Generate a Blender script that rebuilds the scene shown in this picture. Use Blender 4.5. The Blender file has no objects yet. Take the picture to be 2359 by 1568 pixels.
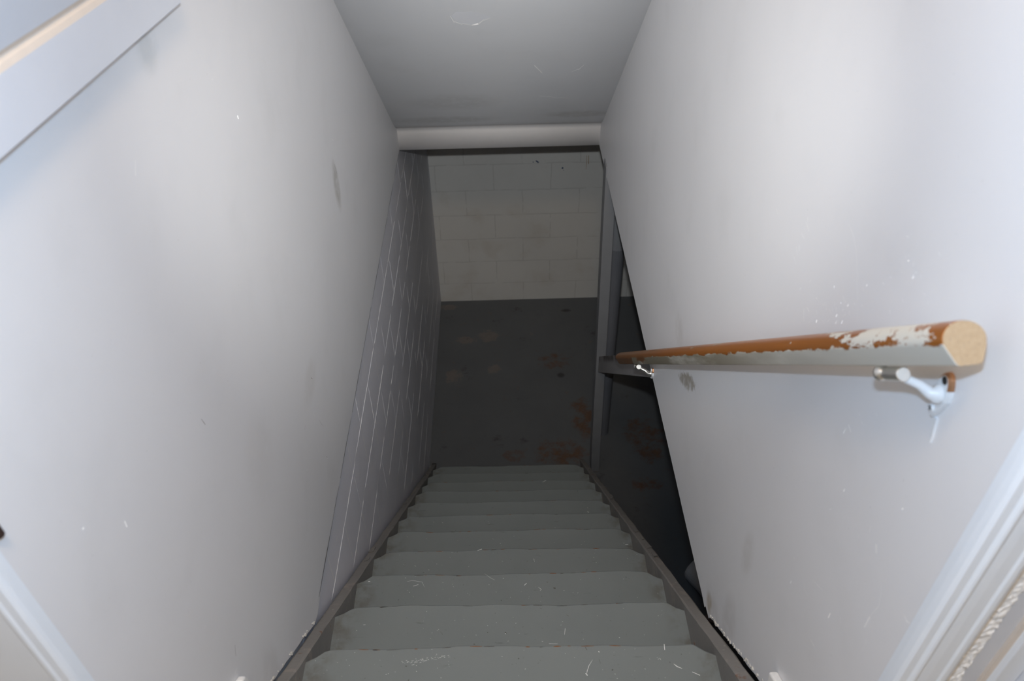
import bpy, bmesh, math, random
from mathutils import Vector, Matrix

# ---------------------------------------------------------------- camera, light, exposure
SC = bpy.context.scene
COL = SC.collection
CAMZ = 3.80                      # basement floor is z = 0
cd = bpy.data.cameras.new('camera')
cam = bpy.data.objects.new('camera', cd)
COL.objects.link(cam)
cd.sensor_width = 36.0
cd.lens = 1845.67 / 2359 * 36.0
cd.clip_start = 0.02
TH, YA, RO = 0.70625, 0.0089, -0.0215
fw = Vector((math.sin(YA)*math.cos(TH), math.cos(YA)*math.cos(TH), -math.sin(TH)))
rt0 = Vector((math.cos(YA), -math.sin(YA), 0))
up0 = rt0.cross(fw)
c_, s_ = math.cos(RO), math.sin(RO)
rt = c_*rt0 + s_*up0
up = -s_*rt0 + c_*up0
cam.matrix_world = Matrix(((rt.x, up.x, -fw.x, 0), (rt.y, up.y, -fw.y, 0), (rt.z, up.z, -fw.z, CAMZ), (0, 0, 0, 1)))
cd.dof.use_dof = True
cd.dof.focus_distance = 2.3
cd.dof.aperture_fstop = 5.6
SC.camera = cam
SC.view_settings.view_transform = 'Standard'
SC.view_settings.look = 'None'
SC.view_settings.gamma = 1.0
SC.view_settings.use_curve_mapping = False
SC.view_settings.exposure = 0.0

wd = bpy.data.worlds.new('world')
SC.world = wd
wd.use_nodes = True
wd.node_tree.nodes['Background'].inputs[0].default_value = (0.75, 0.8, 1.0, 1)
wd.node_tree.nodes['Background'].inputs[1].default_value = 0.02

# the camera's pop-up flash, just above the lens
FL = bpy.data.lights.new('camera_flash', 'AREA')
FL.shape = 'RECTANGLE'; FL.size = 0.05; FL.size_y = 0.025
FL.energy = 9.6
FL.color = (0.50, 0.71, 0.97)
flash = bpy.data.objects.new('camera_flash', FL)
flash.matrix_world = Matrix.Translation(up*0.115 + fw*0.01) @ cam.matrix_world
COL.objects.link(flash)
# its reflector throws a hotter core a little above the lens axis
FS = bpy.data.lights.new('camera_flash_core', 'SPOT')
FS.spot_size = 2*math.radians(28); FS.spot_blend = 1.0; FS.shadow_soft_size = 0.014
FS.energy = 156.0
FS.color = (1.0, 1.0, 0.98)
core = bpy.data.objects.new('camera_flash_core', FS)
core.matrix_world = Matrix.Translation(up*0.115 + fw*0.012) @ cam.matrix_world @ Matrix.Rotation(math.radians(10.0), 4, 'X')
COL.objects.link(core)
# tungsten ceiling lamp over the landing, above the photographer
LL = bpy.data.lights.new('landing_lamp', 'POINT')
LL.energy = 43.0; LL.color = (1.0, 0.72, 0.45); LL.shadow_soft_size = 0.14
lamp = bpy.data.objects.new('landing_lamp', LL)
lamp.location = (0.0, 0.02, CAMZ + 0.98)
COL.objects.link(lamp)

# ---------------------------------------------------------------- helpers
def link(name, me, parent=None):
    o = bpy.data.objects.new(name, me)
    COL.objects.link(o)
    if parent: o.parent = parent
    return o

def obj(name, bm, mats, parent=None, smooth=False, bevel=0):
    bmesh.ops.recalc_face_normals(bm, faces=bm.faces)
    me = bpy.data.meshes.new(name)
    bm.to_mesh(me); bm.free()
    for m in (mats if isinstance(mats, (list, tuple)) else [mats]):
        me.materials.append(m)
    if smooth:
        for p in me.polygons: p.use_smooth = True
    o = link(name, me, parent)
    if bevel:
        b = o.modifiers.new('bevel', 'BEVEL'); b.width = bevel; b.segments = 3; b.limit_method = 'ANGLE'; b.angle_limit = 0.6
    return o

def tag(o, label, cat, group=None):
    o['label'] = label; o['category'] = cat
    if group: o['group'] = group
    return o

def struct(o):
    o['kind'] = 'structure'
    return o

def thing(name, label, cat, loc=(0, 0, 0)):
    o = bpy.data.objects.new(name, None)
    COL.objects.link(o); o.location = loc; o.empty_display_size = 0.05
    return tag(o, label, cat)


def nbm():
    return bmesh.new()

def box(bm, x0, x1, y0, y1, z0, z1, mi=0):
    vs = [bm.verts.new((x, y, z)) for z in (z0, z1) for y in (y0, y1) for x in (x0, x1)]
    for f in ((0,2,3,1), (4,5,7,6), (0,1,5,4), (2,6,7,3), (0,4,6,2), (1,3,7,5)):
        bm.faces.new([vs[i] for i in f]).material_index = mi

def prism(bm, pts, fn, d, mi=0, side_mi=None):
    """extrude a 2-D outline: fn(u, v, t) -> 3-D, t in (0, d)"""
    a = [bm.verts.new(fn(u, v, 0)) for u, v in pts]
    b = [bm.verts.new(fn(u, v, d)) for u, v in pts]
    bm.faces.new(a).material_index = mi
    bm.faces.new(b[::-1]).material_index = mi
    n = len(pts)
    for i in range(n):
        f = bm.faces.new((a[i], b[i], b[(i+1) % n], a[(i+1) % n]))
        f.material_index = mi if side_mi is None else side_mi

def tube(bm, p0, p1, r0, r1=None, n=16, mi=0, caps=True):
    p0, p1 = Vector(p0), Vector(p1); r1 = r0 if r1 is None else r1
    a = (p1-p0).normalized()
    u = a.cross(Vector((0, 0, 1)) if abs(a.z) < .9 else Vector((1, 0, 0))).normalized(); v = a.cross(u)
    R = []
    for p, r in ((p0, r0), (p1, r1)):
        R.append([bm.verts.new(p + r*(math.cos(t)*u + math.sin(t)*v)) for t in [2*math.pi*i/n for i in range(n)]])
    for i in range(n):
        bm.faces.new((R[0][i], R[0][(i+1) % n], R[1][(i+1) % n], R[1][i])).material_index = mi
    if caps:
        bm.faces.new(R[0][::-1]).material_index = mi; bm.faces.new(R[1]).material_index = mi

def sweep(bm, path, radii, n=14, mi=0, flat=1.0):
    """round bar through points"""
    rings = []
    path = [Vector(p) for p in path]
    for i, p in enumerate(path):
        a = (path[min(i+1, len(path)-1)] - path[max(i-1, 0)]).normalized()
        u = a.cross(Vector((0, 0, 1)) if abs(a.z) < .9 else Vector((1, 0, 0))).normalized(); v = a.cross(u)
        rings.append([bm.verts.new(p + radii[i]*(math.cos(t)*u + flat*math.sin(t)*v)) for t in [2*math.pi*k/n for k in range(n)]])
    for A, B in zip(rings, rings[1:]):
        for k in range(n):
            bm.faces.new((A[k], A[(k+1) % n], B[(k+1) % n], B[k])).material_index = mi
    bm.faces.new(rings[0][::-1]).material_index = mi; bm.faces.new(rings[-1]).material_index = mi

def ball(bm, c, r, mi=0, seg=16):
    ret = bmesh.ops.create_uvsphere(bm, u_segments=seg, v_segments=10, radius=r, matrix=Matrix.Translation(c))
    for v in ret['verts']:
        for f in v.link_faces: f.material_index = mi

def marks(bm, lst, fn, mi, rnd, tilt=0.0, axis=0):
    """small chips and scratches lying on a surface; fn(u, v, h) -> 3-D"""
    for pts, w in lst:
        P = [Vector(p) for p in pts]
        L, Rr = [], []
        for i, p in enumerate(P):
            d = (P[min(i+1, len(P)-1)] - P[max(i-1, 0)])
            d = d.normalized() if d.length > 1e-6 else Vector((1, 0))
            nn = Vector((-d.y, d.x)); k = w*.5*rnd.uniform(.6, 1.2)*(0.45 if len(P) > 2 and i in (0, len(P)-1) else 1)
            L.append(p + nn*k); Rr.append(p - nn*k)
        for i in range(len(P)-1):
            q = [L[i], L[i+1], Rr[i+1], Rr[i]]
            mid = sum(a[axis] for a in q)/4
            try:
                f = bm.faces.new([bm.verts.new(fn(a.x, a.y, .0004 + (tilt if a[axis] > mid else 0))) for a in q]); f.material_index = mi
            except ValueError: pass

# ---------------------------------------------------------------- procedural materials
class NT:
    def __init__(s, name, rough=.5, spec=.5, metal=0):
        s.m = bpy.data.materials.new(name); s.m.use_nodes = True
        s.t = s.m.node_tree; s.b = s.t.nodes['Principled BSDF']
        s.b.inputs['Roughness'].default_value = rough
        s.b.inputs['Specular IOR Level'].default_value = spec
        s.b.inputs['Metallic'].default_value = metal
        s.co = s.n('ShaderNodeTexCoord').outputs['Object']
    def n(s, ty, **kw):
        nd = s.t.nodes.new(ty)
        for k, v in kw.items():
            if k.startswith('i_'):
                key = k[2:]; key = int(key) if key.isdigit() else key
                if hasattr(v, 'is_linked') or hasattr(v, 'links'): s.t.links.new(v, nd.inputs[key])
                else: nd.inputs[key].default_value = v
            else: setattr(nd, k, v)
        return nd
    def lk(s, a, b): s.t.links.new(a, b)
    def mp(s, scale=(1, 1, 1), loc=(0, 0, 0), rot=(0, 0, 0), src=None):
        nd = s.n('ShaderNodeMapping'); s.lk(src or s.co, nd.inputs[0])
        nd.inputs['Scale'].default_value = scale; nd.inputs['Location'].default_value = loc; nd.inputs['Rotation'].default_value = rot
        return nd.outputs[0]
    def noise(s, sc, det=4, rough=.55, vec=None, dist=0):
        nd = s.n('ShaderNodeTexNoise'); s.lk(vec or s.co, nd.inputs['Vector'])
        nd.inputs['Scale'].default_value = sc; nd.inputs['Detail'].default_value = det; nd.inputs['Roughness'].default_value = rough
        nd.inputs['Distortion'].default_value = dist
        return nd.outputs['Fac']
    def ramp(s, f, a, b, smooth=True):
        nd = s.n('ShaderNodeMapRange'); nd.interpolation_type = 'SMOOTHSTEP' if smooth else 'LINEAR'
        s.lk(f, nd.inputs[0]); nd.inputs[1].default_value = a; nd.inputs[2].default_value = b
        return nd.outputs[0]
    def math(s, op, a, b=0.0):
        nd = s.n('ShaderNodeMath', operation=op)
        for i, v in enumerate((a, b)):
            if hasattr(v, 'links'): s.lk(v, nd.inputs[i])
            else: nd.inputs[i].default_value = v
        return nd.outputs[0]
    def mix(s, f, a, b):
        nd = s.n('ShaderNodeMix', data_type='RGBA')
        for k, v in ((0, f), (6, a), (7, b)):
            if hasattr(v, 'links'): s.lk(v, nd.inputs[k])
            else: nd.inputs[k].default_value = (*v, 1) if isinstance(v, tuple) else v
        return nd.outputs[2]
    def blob(s, c, r, r2=None):
        """1 inside an ellipsoid round c, fading out at its edge"""
        v = s.mp(scale=tuple(1/max(q, 1e-4) for q in (r if isinstance(r, tuple) else (r, r, r))),
                 loc=tuple(-c[i]/(r[i] if isinstance(r, tuple) else r) for i in range(3)))
        l = s.n('ShaderNodeVectorMath', operation='LENGTH'); s.lk(v, l.inputs[0])
        return s.ramp(l.outputs['Value'], 1.0, .35)
    def blobr(s, c, ang, r):
        v = s.mp(loc=tuple(-q for q in c)); v = s.mp(rot=(ang, 0, 0), src=v)
        v = s.mp(scale=tuple(1/q for q in r), src=v)
        l = s.n('ShaderNodeVectorMath', operation='LENGTH'); s.lk(v, l.inputs[0])
        l = s.math('ADD', l.outputs['Value'], s.math('MULTIPLY', s.math('SUBTRACT', s.noise(55, 4, .7), .5), 1.3))
        return s.ramp(l, 1.0, .5)
    def add(s, *fs):
        o = fs[0]
        for f in fs[1:]: o = s.math('MAXIMUM', o, f)
        return o
    def sep(s, vec=None):
        nd = s.n('ShaderNodeSeparateXYZ'); s.lk(vec or s.co, nd.inputs[0]); return nd.outputs
    def comb(s, x, y, z=0.0):
        nd = s.n('ShaderNodeCombineXYZ')
        for i, v in enumerate((x, y, z)):
            if hasattr(v, 'links'): s.lk(v, nd.inputs[i])
            else: nd.inputs[i].default_value = v
        return nd.outputs[0]
    def color(s, c):
        if hasattr(c, 'links'): s.lk(c, s.b.inputs['Base Color'])
        else: s.b.inputs['Base Color'].default_value = (*c, 1)
    def rough(s, r): s.lk(r, s.b.inputs['Roughness'])
    def bump(s, h, st=.3, dist=.002):
        nd = s.n('ShaderNodeBump'); s.lk(h, nd.inputs['Height']); nd.inputs['Strength'].default_value = st; nd.inputs['Distance'].default_value = dist
        s.lk(nd.outputs[0], s.b.inputs['Normal'])

def plain(name, c, rough=.5, metal=0, var=.06, sc=30, bump=.15):
    t = NT(name, rough, metal=metal)
    f = t.noise(sc)
    t.color(t.mix(f, tuple(k*(1-var) for k in c), tuple(min(1, k*(1+var)) for k in c)))
    if bump: t.bump(f, bump, .001)
    return t.m

def wall_paint(name, base, stains, rough=.42, spots=True):
    t = NT(name, rough, .35)
    big = t.noise(1.3, 3)
    c = t.mix(big, tuple(k*.97 for k in base), tuple(k*1.03 for k in base))
    mid = t.ramp(t.noise(6, 5), .5, .85)
    c = t.mix(t.math('MULTIPLY', mid, .10), c, (.42, .42, .40))
    for cc, r, col, a in stains:
        f = t.math('MULTIPLY', t.blob(cc, r) if len(cc) == 3 else t.blobr(cc[:3], cc[3], r), t.ramp(t.noise(30, 5), .15, .60))
        c = t.mix(t.math('MULTIPLY', f, a), c, col)
    if spots:
        sp = t.ramp(t.noise(170, 2), .755, .79)
        c = t.mix(t.math('MULTIPLY', sp, .30), c, (.30, .29, .27))
    t.color(c)
    t.rough(t.ramp(t.noise(3.5, 4), .2, .9))
    r = t.n('ShaderNodeMapRange'); t.lk(t.noise(4, 4), r.inputs[0]); r.inputs[3].default_value = rough-.08; r.inputs[4].default_value = rough+.14
    t.rough(r.outputs[0])
    h = t.math('ADD', t.noise(5, 3), t.math('MULTIPLY', t.noise(220, 2), .06))
    t.bump(h, .22, .003)
    return t.m

OL = (.20, .18, .12)
WALLC = (.79, .79, .805)
M_wallL = wall_paint('left_plaster', WALLC, [((-.487, 2.10, 2.625), (.2, .05, .10), OL, .40), ((-.487, 1.05, 2.62), (.2, .10, .14), (.60, .58, .55), .12),
    ((-.487, 1.12, 3.40), (.2, .05, .05), (.4, .42, .4), .25), ((-.487, .8, 2.25), (.2, .06, .12), (.5, .48, .46), .2), ((-.487, 1.45, 2.45), (.2, .10, .06), (.50, .48, .45), .2)])
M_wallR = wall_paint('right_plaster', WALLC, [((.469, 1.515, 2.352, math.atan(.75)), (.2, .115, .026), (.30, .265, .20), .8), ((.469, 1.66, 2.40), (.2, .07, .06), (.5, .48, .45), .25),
    ((.469, .925, 2.19), (.2, .06, .10), (.46, .44, .42), .3), ((.469, 1.0, 2.08), (.2, .10, .06), (.46, .44, .42), .3), ((.469, .93, 2.43), (.2, .04, .08), (.48, .46, .42), .25), ((.469, 1.045, 2.065), (.2, .03, .04), (.40, .34, .24), .7)])
M_ceil = wall_paint('ceiling_paint', (.82, .83, .845), [((.2, 3.05, 2.5), (.25, .25, .4), (.80, .82, .85), .4), ((-.2, 3.2, 2.4), (.25, .1, .3), (.62, .62, .61), .4), ((.35, 3.35, 2.3), (.2, .05, .3), (.56, .55, .52), .5), ((-.25, 3.38, 2.25), (.3, .05, .3), (.56, .56, .54), .45)], rough=.45, spots=False)
M_header = wall_paint('header_paint', (.74, .72, .71), [], spots=False)
M_chip = plain('bare_plaster_chip', (.97, .96, .93), .8, var=.1)
M_dark = plain('dark_scuff', (.10, .09, .08), .8)
M_crumb = plain('broken_plaster', (.62, .60, .55), .9, var=.3, sc=60, bump=.6)
M_patch = wall_paint('patched_plaster', (.84, .85, .88), [], spots=False)

def block(name, base, mortar, mode, org, light, dark=None):
    t = NT(name, .5, .35)
    s = t.sep()
    u = t.math('SUBTRACT', s[1 if mode == 'yz' else 0], org[0]); v = t.math('SUBTRACT', s[2], org[1])
    wob = t.math('MULTIPLY', t.math('SUBTRACT', t.noise(7, 2), .5), .016)
    vec = t.comb(t.math('ADD', u, wob), t.math('ADD', v, wob))
    br = t.n('ShaderNodeTexBrick', offset=.5, offset_frequency=2)
    t.lk(vec, br.inputs['Vector'])
    for k, val in (('Scale', 1.0), ('Mortar Size', light[0]), ('Mortar Smooth', .3), ('Brick Width', .40), ('Row Height', .20)):
        br.inputs[k].default_value = val
    f = br.outputs['Fac']
    brk = t.ramp(t.noise(9, 5, vec=t.mp(scale=(1, .7, 1.5))), .36, .52)
    c = t.mix(t.noise(2, 4), tuple(k*.9 for k in base), tuple(k*1.08 for k in base))
    st = t.ramp(t.noise(5, 6), .52, .75)
    c = t.mix(t.math('MULTIPLY', st, .22 if dark else .2), c, dark or tuple(k*.6 for k in base))
    c = t.mix(t.math('MULTIPLY', t.math('MULTIPLY', f, brk), light[1]), c, mortar)
    if light[2]:
        sc = t.ramp(t.noise(60, 2, vec=t.mp(scale=(1, .25, 1.4))), .72, .78)
        c = t.mix(t.math('MULTIPLY', sc, light[2]), c, mortar)
    t.color(c)
    h = t.math('ADD', t.math('MULTIPLY', f, light[3]), t.math('MULTIPLY', t.noise(60, 3), .35))
    t.bump(h, .35, .003)
    return t
bl = block('left_block_paint', (.79, .785, .84), (.97, .95, .90), 'yz', (1.48, 1.84), (.004, .35, .6, .3)); M_blockL = bl.m
bf = block('far_block_paint', (.64, .63, .60), (.30, .29, .27), 'xz', (-.26, .165), (.004, .28, 0, -.6), (.43, .36, .27)); M_blockF = bf.m

def floor_mat():
    t = NT('basement_floor_paint', .5, .3)
    c = t.mix(t.noise(3, 5), (.108, .113, .117), (.15, .155, .159))
    n1 = t.noise(11, 9, .74)
    mask = t.add(t.blob((.33, 3.36, 0), (.28, .17, .3)), t.blob((.49, 3.66, 0), (.12, .28, .3)), t.blob((.03, 3.34, 0), (.12, .08, .3)),
                 t.blob((.33, 4.22, 0), (.18, .12, .3)), t.blob((.87, 3.45, 0), (.2, .3, .3)), t.blob((.82, 3.1, 0), (.15, .08, .3)))
    rust = t.math('MULTIPLY', t.ramp(t.math('ADD', t.math('MULTIPLY', mask, .20), n1), .58, .80), .85)
    c = t.mix(rust, c, t.mix(t.noise(30, 3), (.085, .05, .033), (.19, .10, .05)))
    m2 = t.add(t.blob((-.13, 4.52, 0), (.11, .12, .3)), t.blob((-.29, 4.47, 0), (.13, .06, .3)), t.blob((-.36, 4.08, 0), (.11, .12, .3)), t.blob((-.09, 4.15, 0), (.08, .07, .3)), t.blob((.18, 4.52, 0), (.03, .03, .3)), t.blob((-.45, 4.87, 0), (.12, .05, .3)))
    bare = t.ramp(t.math('ADD', t.math('MULTIPLY', m2, .24), n1), .62, .72)
    c = t.mix(t.math('MULTIPLY', bare, .8), c, t.mix(t.noise(25, 3), (.16, .14, .125), (.23, .20, .18)))
    dk = t.ramp(t.noise(4.5, 6, .7), .60, .72)
    c = t.mix(t.math('MULTIPLY', dk, .6), c, (.045, .042, .04))
    sp = t.ramp(t.noise(55, 2), .72, .75)
    c = t.mix(t.math('MULTIPLY', sp, .5), c, (.16, .09, .05))
    hole = t.add(t.blob((.46, 4.79, 0), (.05, .025, .3)), t.blob((.37, 4.07, 0), .035))
    c = t.mix(t.math('MULTIPLY', hole, .7), c, (.03, .028, .025))
    t.color(c); t.bump(t.math('ADD', n1, t.math('MULTIPLY', t.noise(80, 2), .2)), .4, .004)
    return t.m
M_floor = floor_mat()

def tread_mat():
    t = NT('tread_paint', .46, .4)
    s = t.sep()
    c = t.mix(t.noise(5, 5), (.196, .216, .210), (.238, .258, .250))
    ends = t.add(t.ramp(s[0], -.36, -.45), t.ramp(s[0], .37, .43))
    oc = t.math('MULTIPLY', ends, t.ramp(t.noise(20, 5), .40, .66))
    c = t.mix(t.math('MULTIPLY', oc, .6), c, (.11, .09, .065))
    sc = t.ramp(t.noise(40, 4, vec=t.mp(scale=(.3, 2.2, 1), rot=(0, 0, .12))), .66, .74)
    c = t.mix(t.math('MULTIPLY', sc, .35), c, (.07, .072, .07))
    sp = t.ramp(t.noise(120, 1), .80, .83)
    c = t.mix(t.math('MULTIPLY', sp, .7), c, (.55, .54, .48))
    dk = t.ramp(t.noise(95, 1, vec=t.mp(loc=(3, 1, 2))), .77, .80)
    c = t.mix(t.math('MULTIPLY', dk, .6), c, (.05, .045, .035))
    t.color(c); t.bump(t.math('ADD', t.noise(9, 3), t.math('MULTIPLY', t.noise(160, 2), .15)), .3, .003)
    return t.m
M_tread = tread_mat()

def edge_mat():
    t = NT('tread_worn_edge', .7, .3)
    f = t.ramp(t.noise(11, 5, vec=t.mp(scale=(1, .2, .2))), .50, .62)
    t.color(t.mix(f, (.10, .108, .105), t.mix(t.noise(30), (.07, .035, .02), (.26, .12, .05))))
    return t.m
M_edge = edge_mat()

def stringer_mat():
    t = NT('stringer_paint', .55, .3)
    c = t.mix(t.noise(6, 5), (.21, .20, .188), (.30, .285, .265))
    d = t.ramp(t.noise(13, 5, .6, dist=.4), .55, .70)
    c = t.mix(t.math('MULTIPLY', d, .6), c, (.40, .34, .30))
    r = t.ramp(t.noise(24, 4), .66, .72)
    c = t.mix(t.math('MULTIPLY', r, .7), c, (.20, .085, .045))
    w = t.ramp(t.noise(70, 2), .72, .76)
    c = t.mix(t.math('MULTIPLY', w, .6), c, (.55, .5, .44))
    t.color(c); t.bump(t.noise(18, 4), .5, .006)
    return t.m
M_str = stringer_mat()

def rail_mat():
    t = NT('handrail_varnish_and_paint', .33, .5)
    s = t.sep()
    grain = t.noise(26, 5, vec=t.mp(scale=(1, .06, 1)))
    wood = t.mix(grain, (.22, .066, .008), (.37, .128, .014))
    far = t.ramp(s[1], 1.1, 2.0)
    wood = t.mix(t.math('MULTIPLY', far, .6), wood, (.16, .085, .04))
    paint = t.mix(t.noise(40, 5, vec=t.mp(scale=(1, .08, 1))), (.60, .58, .52), (.74, .72, .65))
    dirt = t.math('MULTIPLY', t.ramp(t.noise(14, 5, vec=t.mp(scale=(1, .18, 1))), .30, .52), t.ramp(s[1], .12, 1.0))
    paint = t.mix(t.math('MULTIPLY', dirt, .9), paint, (.20, .17, .11))
    jag = t.math('MULTIPLY', t.math('SUBTRACT', t.noise(45, 5, .75, vec=t.mp(scale=(1, .4, 1))), .5), .022)
    zz = t.math('ADD', s[2], jag)
    low = t.ramp(zz, .0005, -.0015)                       # flat lower sides painted
    fl = t.noise(42, 5, .72, vec=t.mp(scale=(1, .38, 1)), dist=.3)
    thr = t.math('ADD', fl, t.math('MULTIPLY', t.ramp(s[1], .12, .46, False), -.34))
    band = t.math('MULTIPLY', t.ramp(s[2], .010, .003), -.10)
    thr = t.math('ADD', thr, band)
    thr = t.math('ADD', thr, t.math('MULTIPLY', t.ramp(s[1], .055, .0), -.20))
    thr = t.math('ADD', thr, t.math('MULTIPLY', t.ramp(t.noise(60, 6, .75, vec=t.mp(scale=(1, .45, 1), loc=(4, 0, 0))), .49, .65), -.22))
    topp = t.ramp(thr, .375, .392)
    oldp = t.math('MULTIPLY', t.ramp(t.noise(20, 6, .7, vec=t.mp(scale=(1, .3, 1))), .63, .66), .6)
    p = t.add(low, topp, oldp)
    p = t.math('MULTIPLY', p, t.ramp(t.math('ADD', t.noise(17, 4, vec=t.mp(scale=(1, .3, 1))), t.math('MULTIPLY', t.ramp(s[1], 1.3, 2.1), -.4)), .16, .24))
    t.color(t.mix(p, wood, paint))
    r = t.n('ShaderNodeMapRange'); t.lk(p, r.inputs[0]); r.inputs[3].default_value = .30; r.inputs[4].default_value = .55
    t.rough(r.outputs[0])
    t.bump(p, .5, .0012)
    return t.m
M_rail = rail_mat()

def endgrain():
    t = NT('handrail_end_grain', .8, .2)
    c = t.mix(t.noise(220, 4), (.32, .23, .14), (.47, .37, .25))
    c = t.mix(t.math('MULTIPLY', t.ramp(t.noise(420, 2), .60, .68), .55), c, (.20, .15, .12))
    t.color(c); return t.m
M_end = endgrain()
M_trim = plain('white_gloss_trim', (.85, .90, .96), .30, var=.03, sc=14, bump=.08)
M_trimworn = plain('chipped_trim_paint', (.88, .87, .85), .6, var=.12, sc=90, bump=1.0)
M_jamb = plain('jamb_paint', (.69, .72, .78), .4, var=.04, sc=10)
M_beige = plain('worn_edge_paint', (.72, .64, .56), .5, var=.08)
M_brown = plain('brown_wear', (.42, .30, .20), .6, var=.3, sc=60)
M_nickel = plain('nickel', (.85, .83, .78), .27, metal=1, var=.05, bump=0)
M_brpaint = plain('bracket_paint', (.78, .79, .80), .28, var=.04, sc=70, bump=.4)
M_platetop = plain('brown_plate_top', (.45, .24, .13), .38, metal=.7, var=.2)
M_hole = plain('dark_screw_hole', (.02, .015, .012), .8)
M_post = plain('post_grey_paint', (.21, .215, .225), .5, var=.10, sc=12)
M_postd = plain('column_dark_paint', (.145, .15, .165), .5, var=.12, sc=10)
M_grail = None
def grail_mat():
    t = NT('guard_rail_wood', .6, .3)
    s = t.sep()
    c = t.mix(t.noise(8, 5), (.24, .235, .24), (.32, .31, .31))
    st = t.math('MULTIPLY', t.ramp(s[2], .005, .03), t.ramp(t.noise(24, 5, vec=t.mp(scale=(1, .5, .3))), .35, .55))
    c = t.mix(t.math('MULTIPLY', st, .85), c, (.06, .05, .045))
    t.color(c); return t.m
M_grail = grail_mat()
M_can = plain('grey_can', (.68, .66, .65), .5, var=.1, sc=20)
M_canin = plain('can_dark_inside', (.03, .03, .04), .7)
M_wood = plain('bare_scrap_wood', (.26, .20, .19), .7, var=.2)
M_shadowpin = plain('dark_shadow_pin', (.06, .035, .03), .5, metal=.4)
M_rust = plain('rusty_chip', (.24, .10, .04), .8, var=.4, sc=80)
M_blue = plain('dark_blue_paint_mark', (.05, .08, .16), .6)
M_landing = plain('landing_floorboards', (.34, .33, .31), .5, var=.15)
M_room = plain('room_paint', (.63, .66, .70), .6, var=.02)
M_bceil = plain('basement_ceiling_boards', (.25, .22, .18), .7, var=.2)

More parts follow.
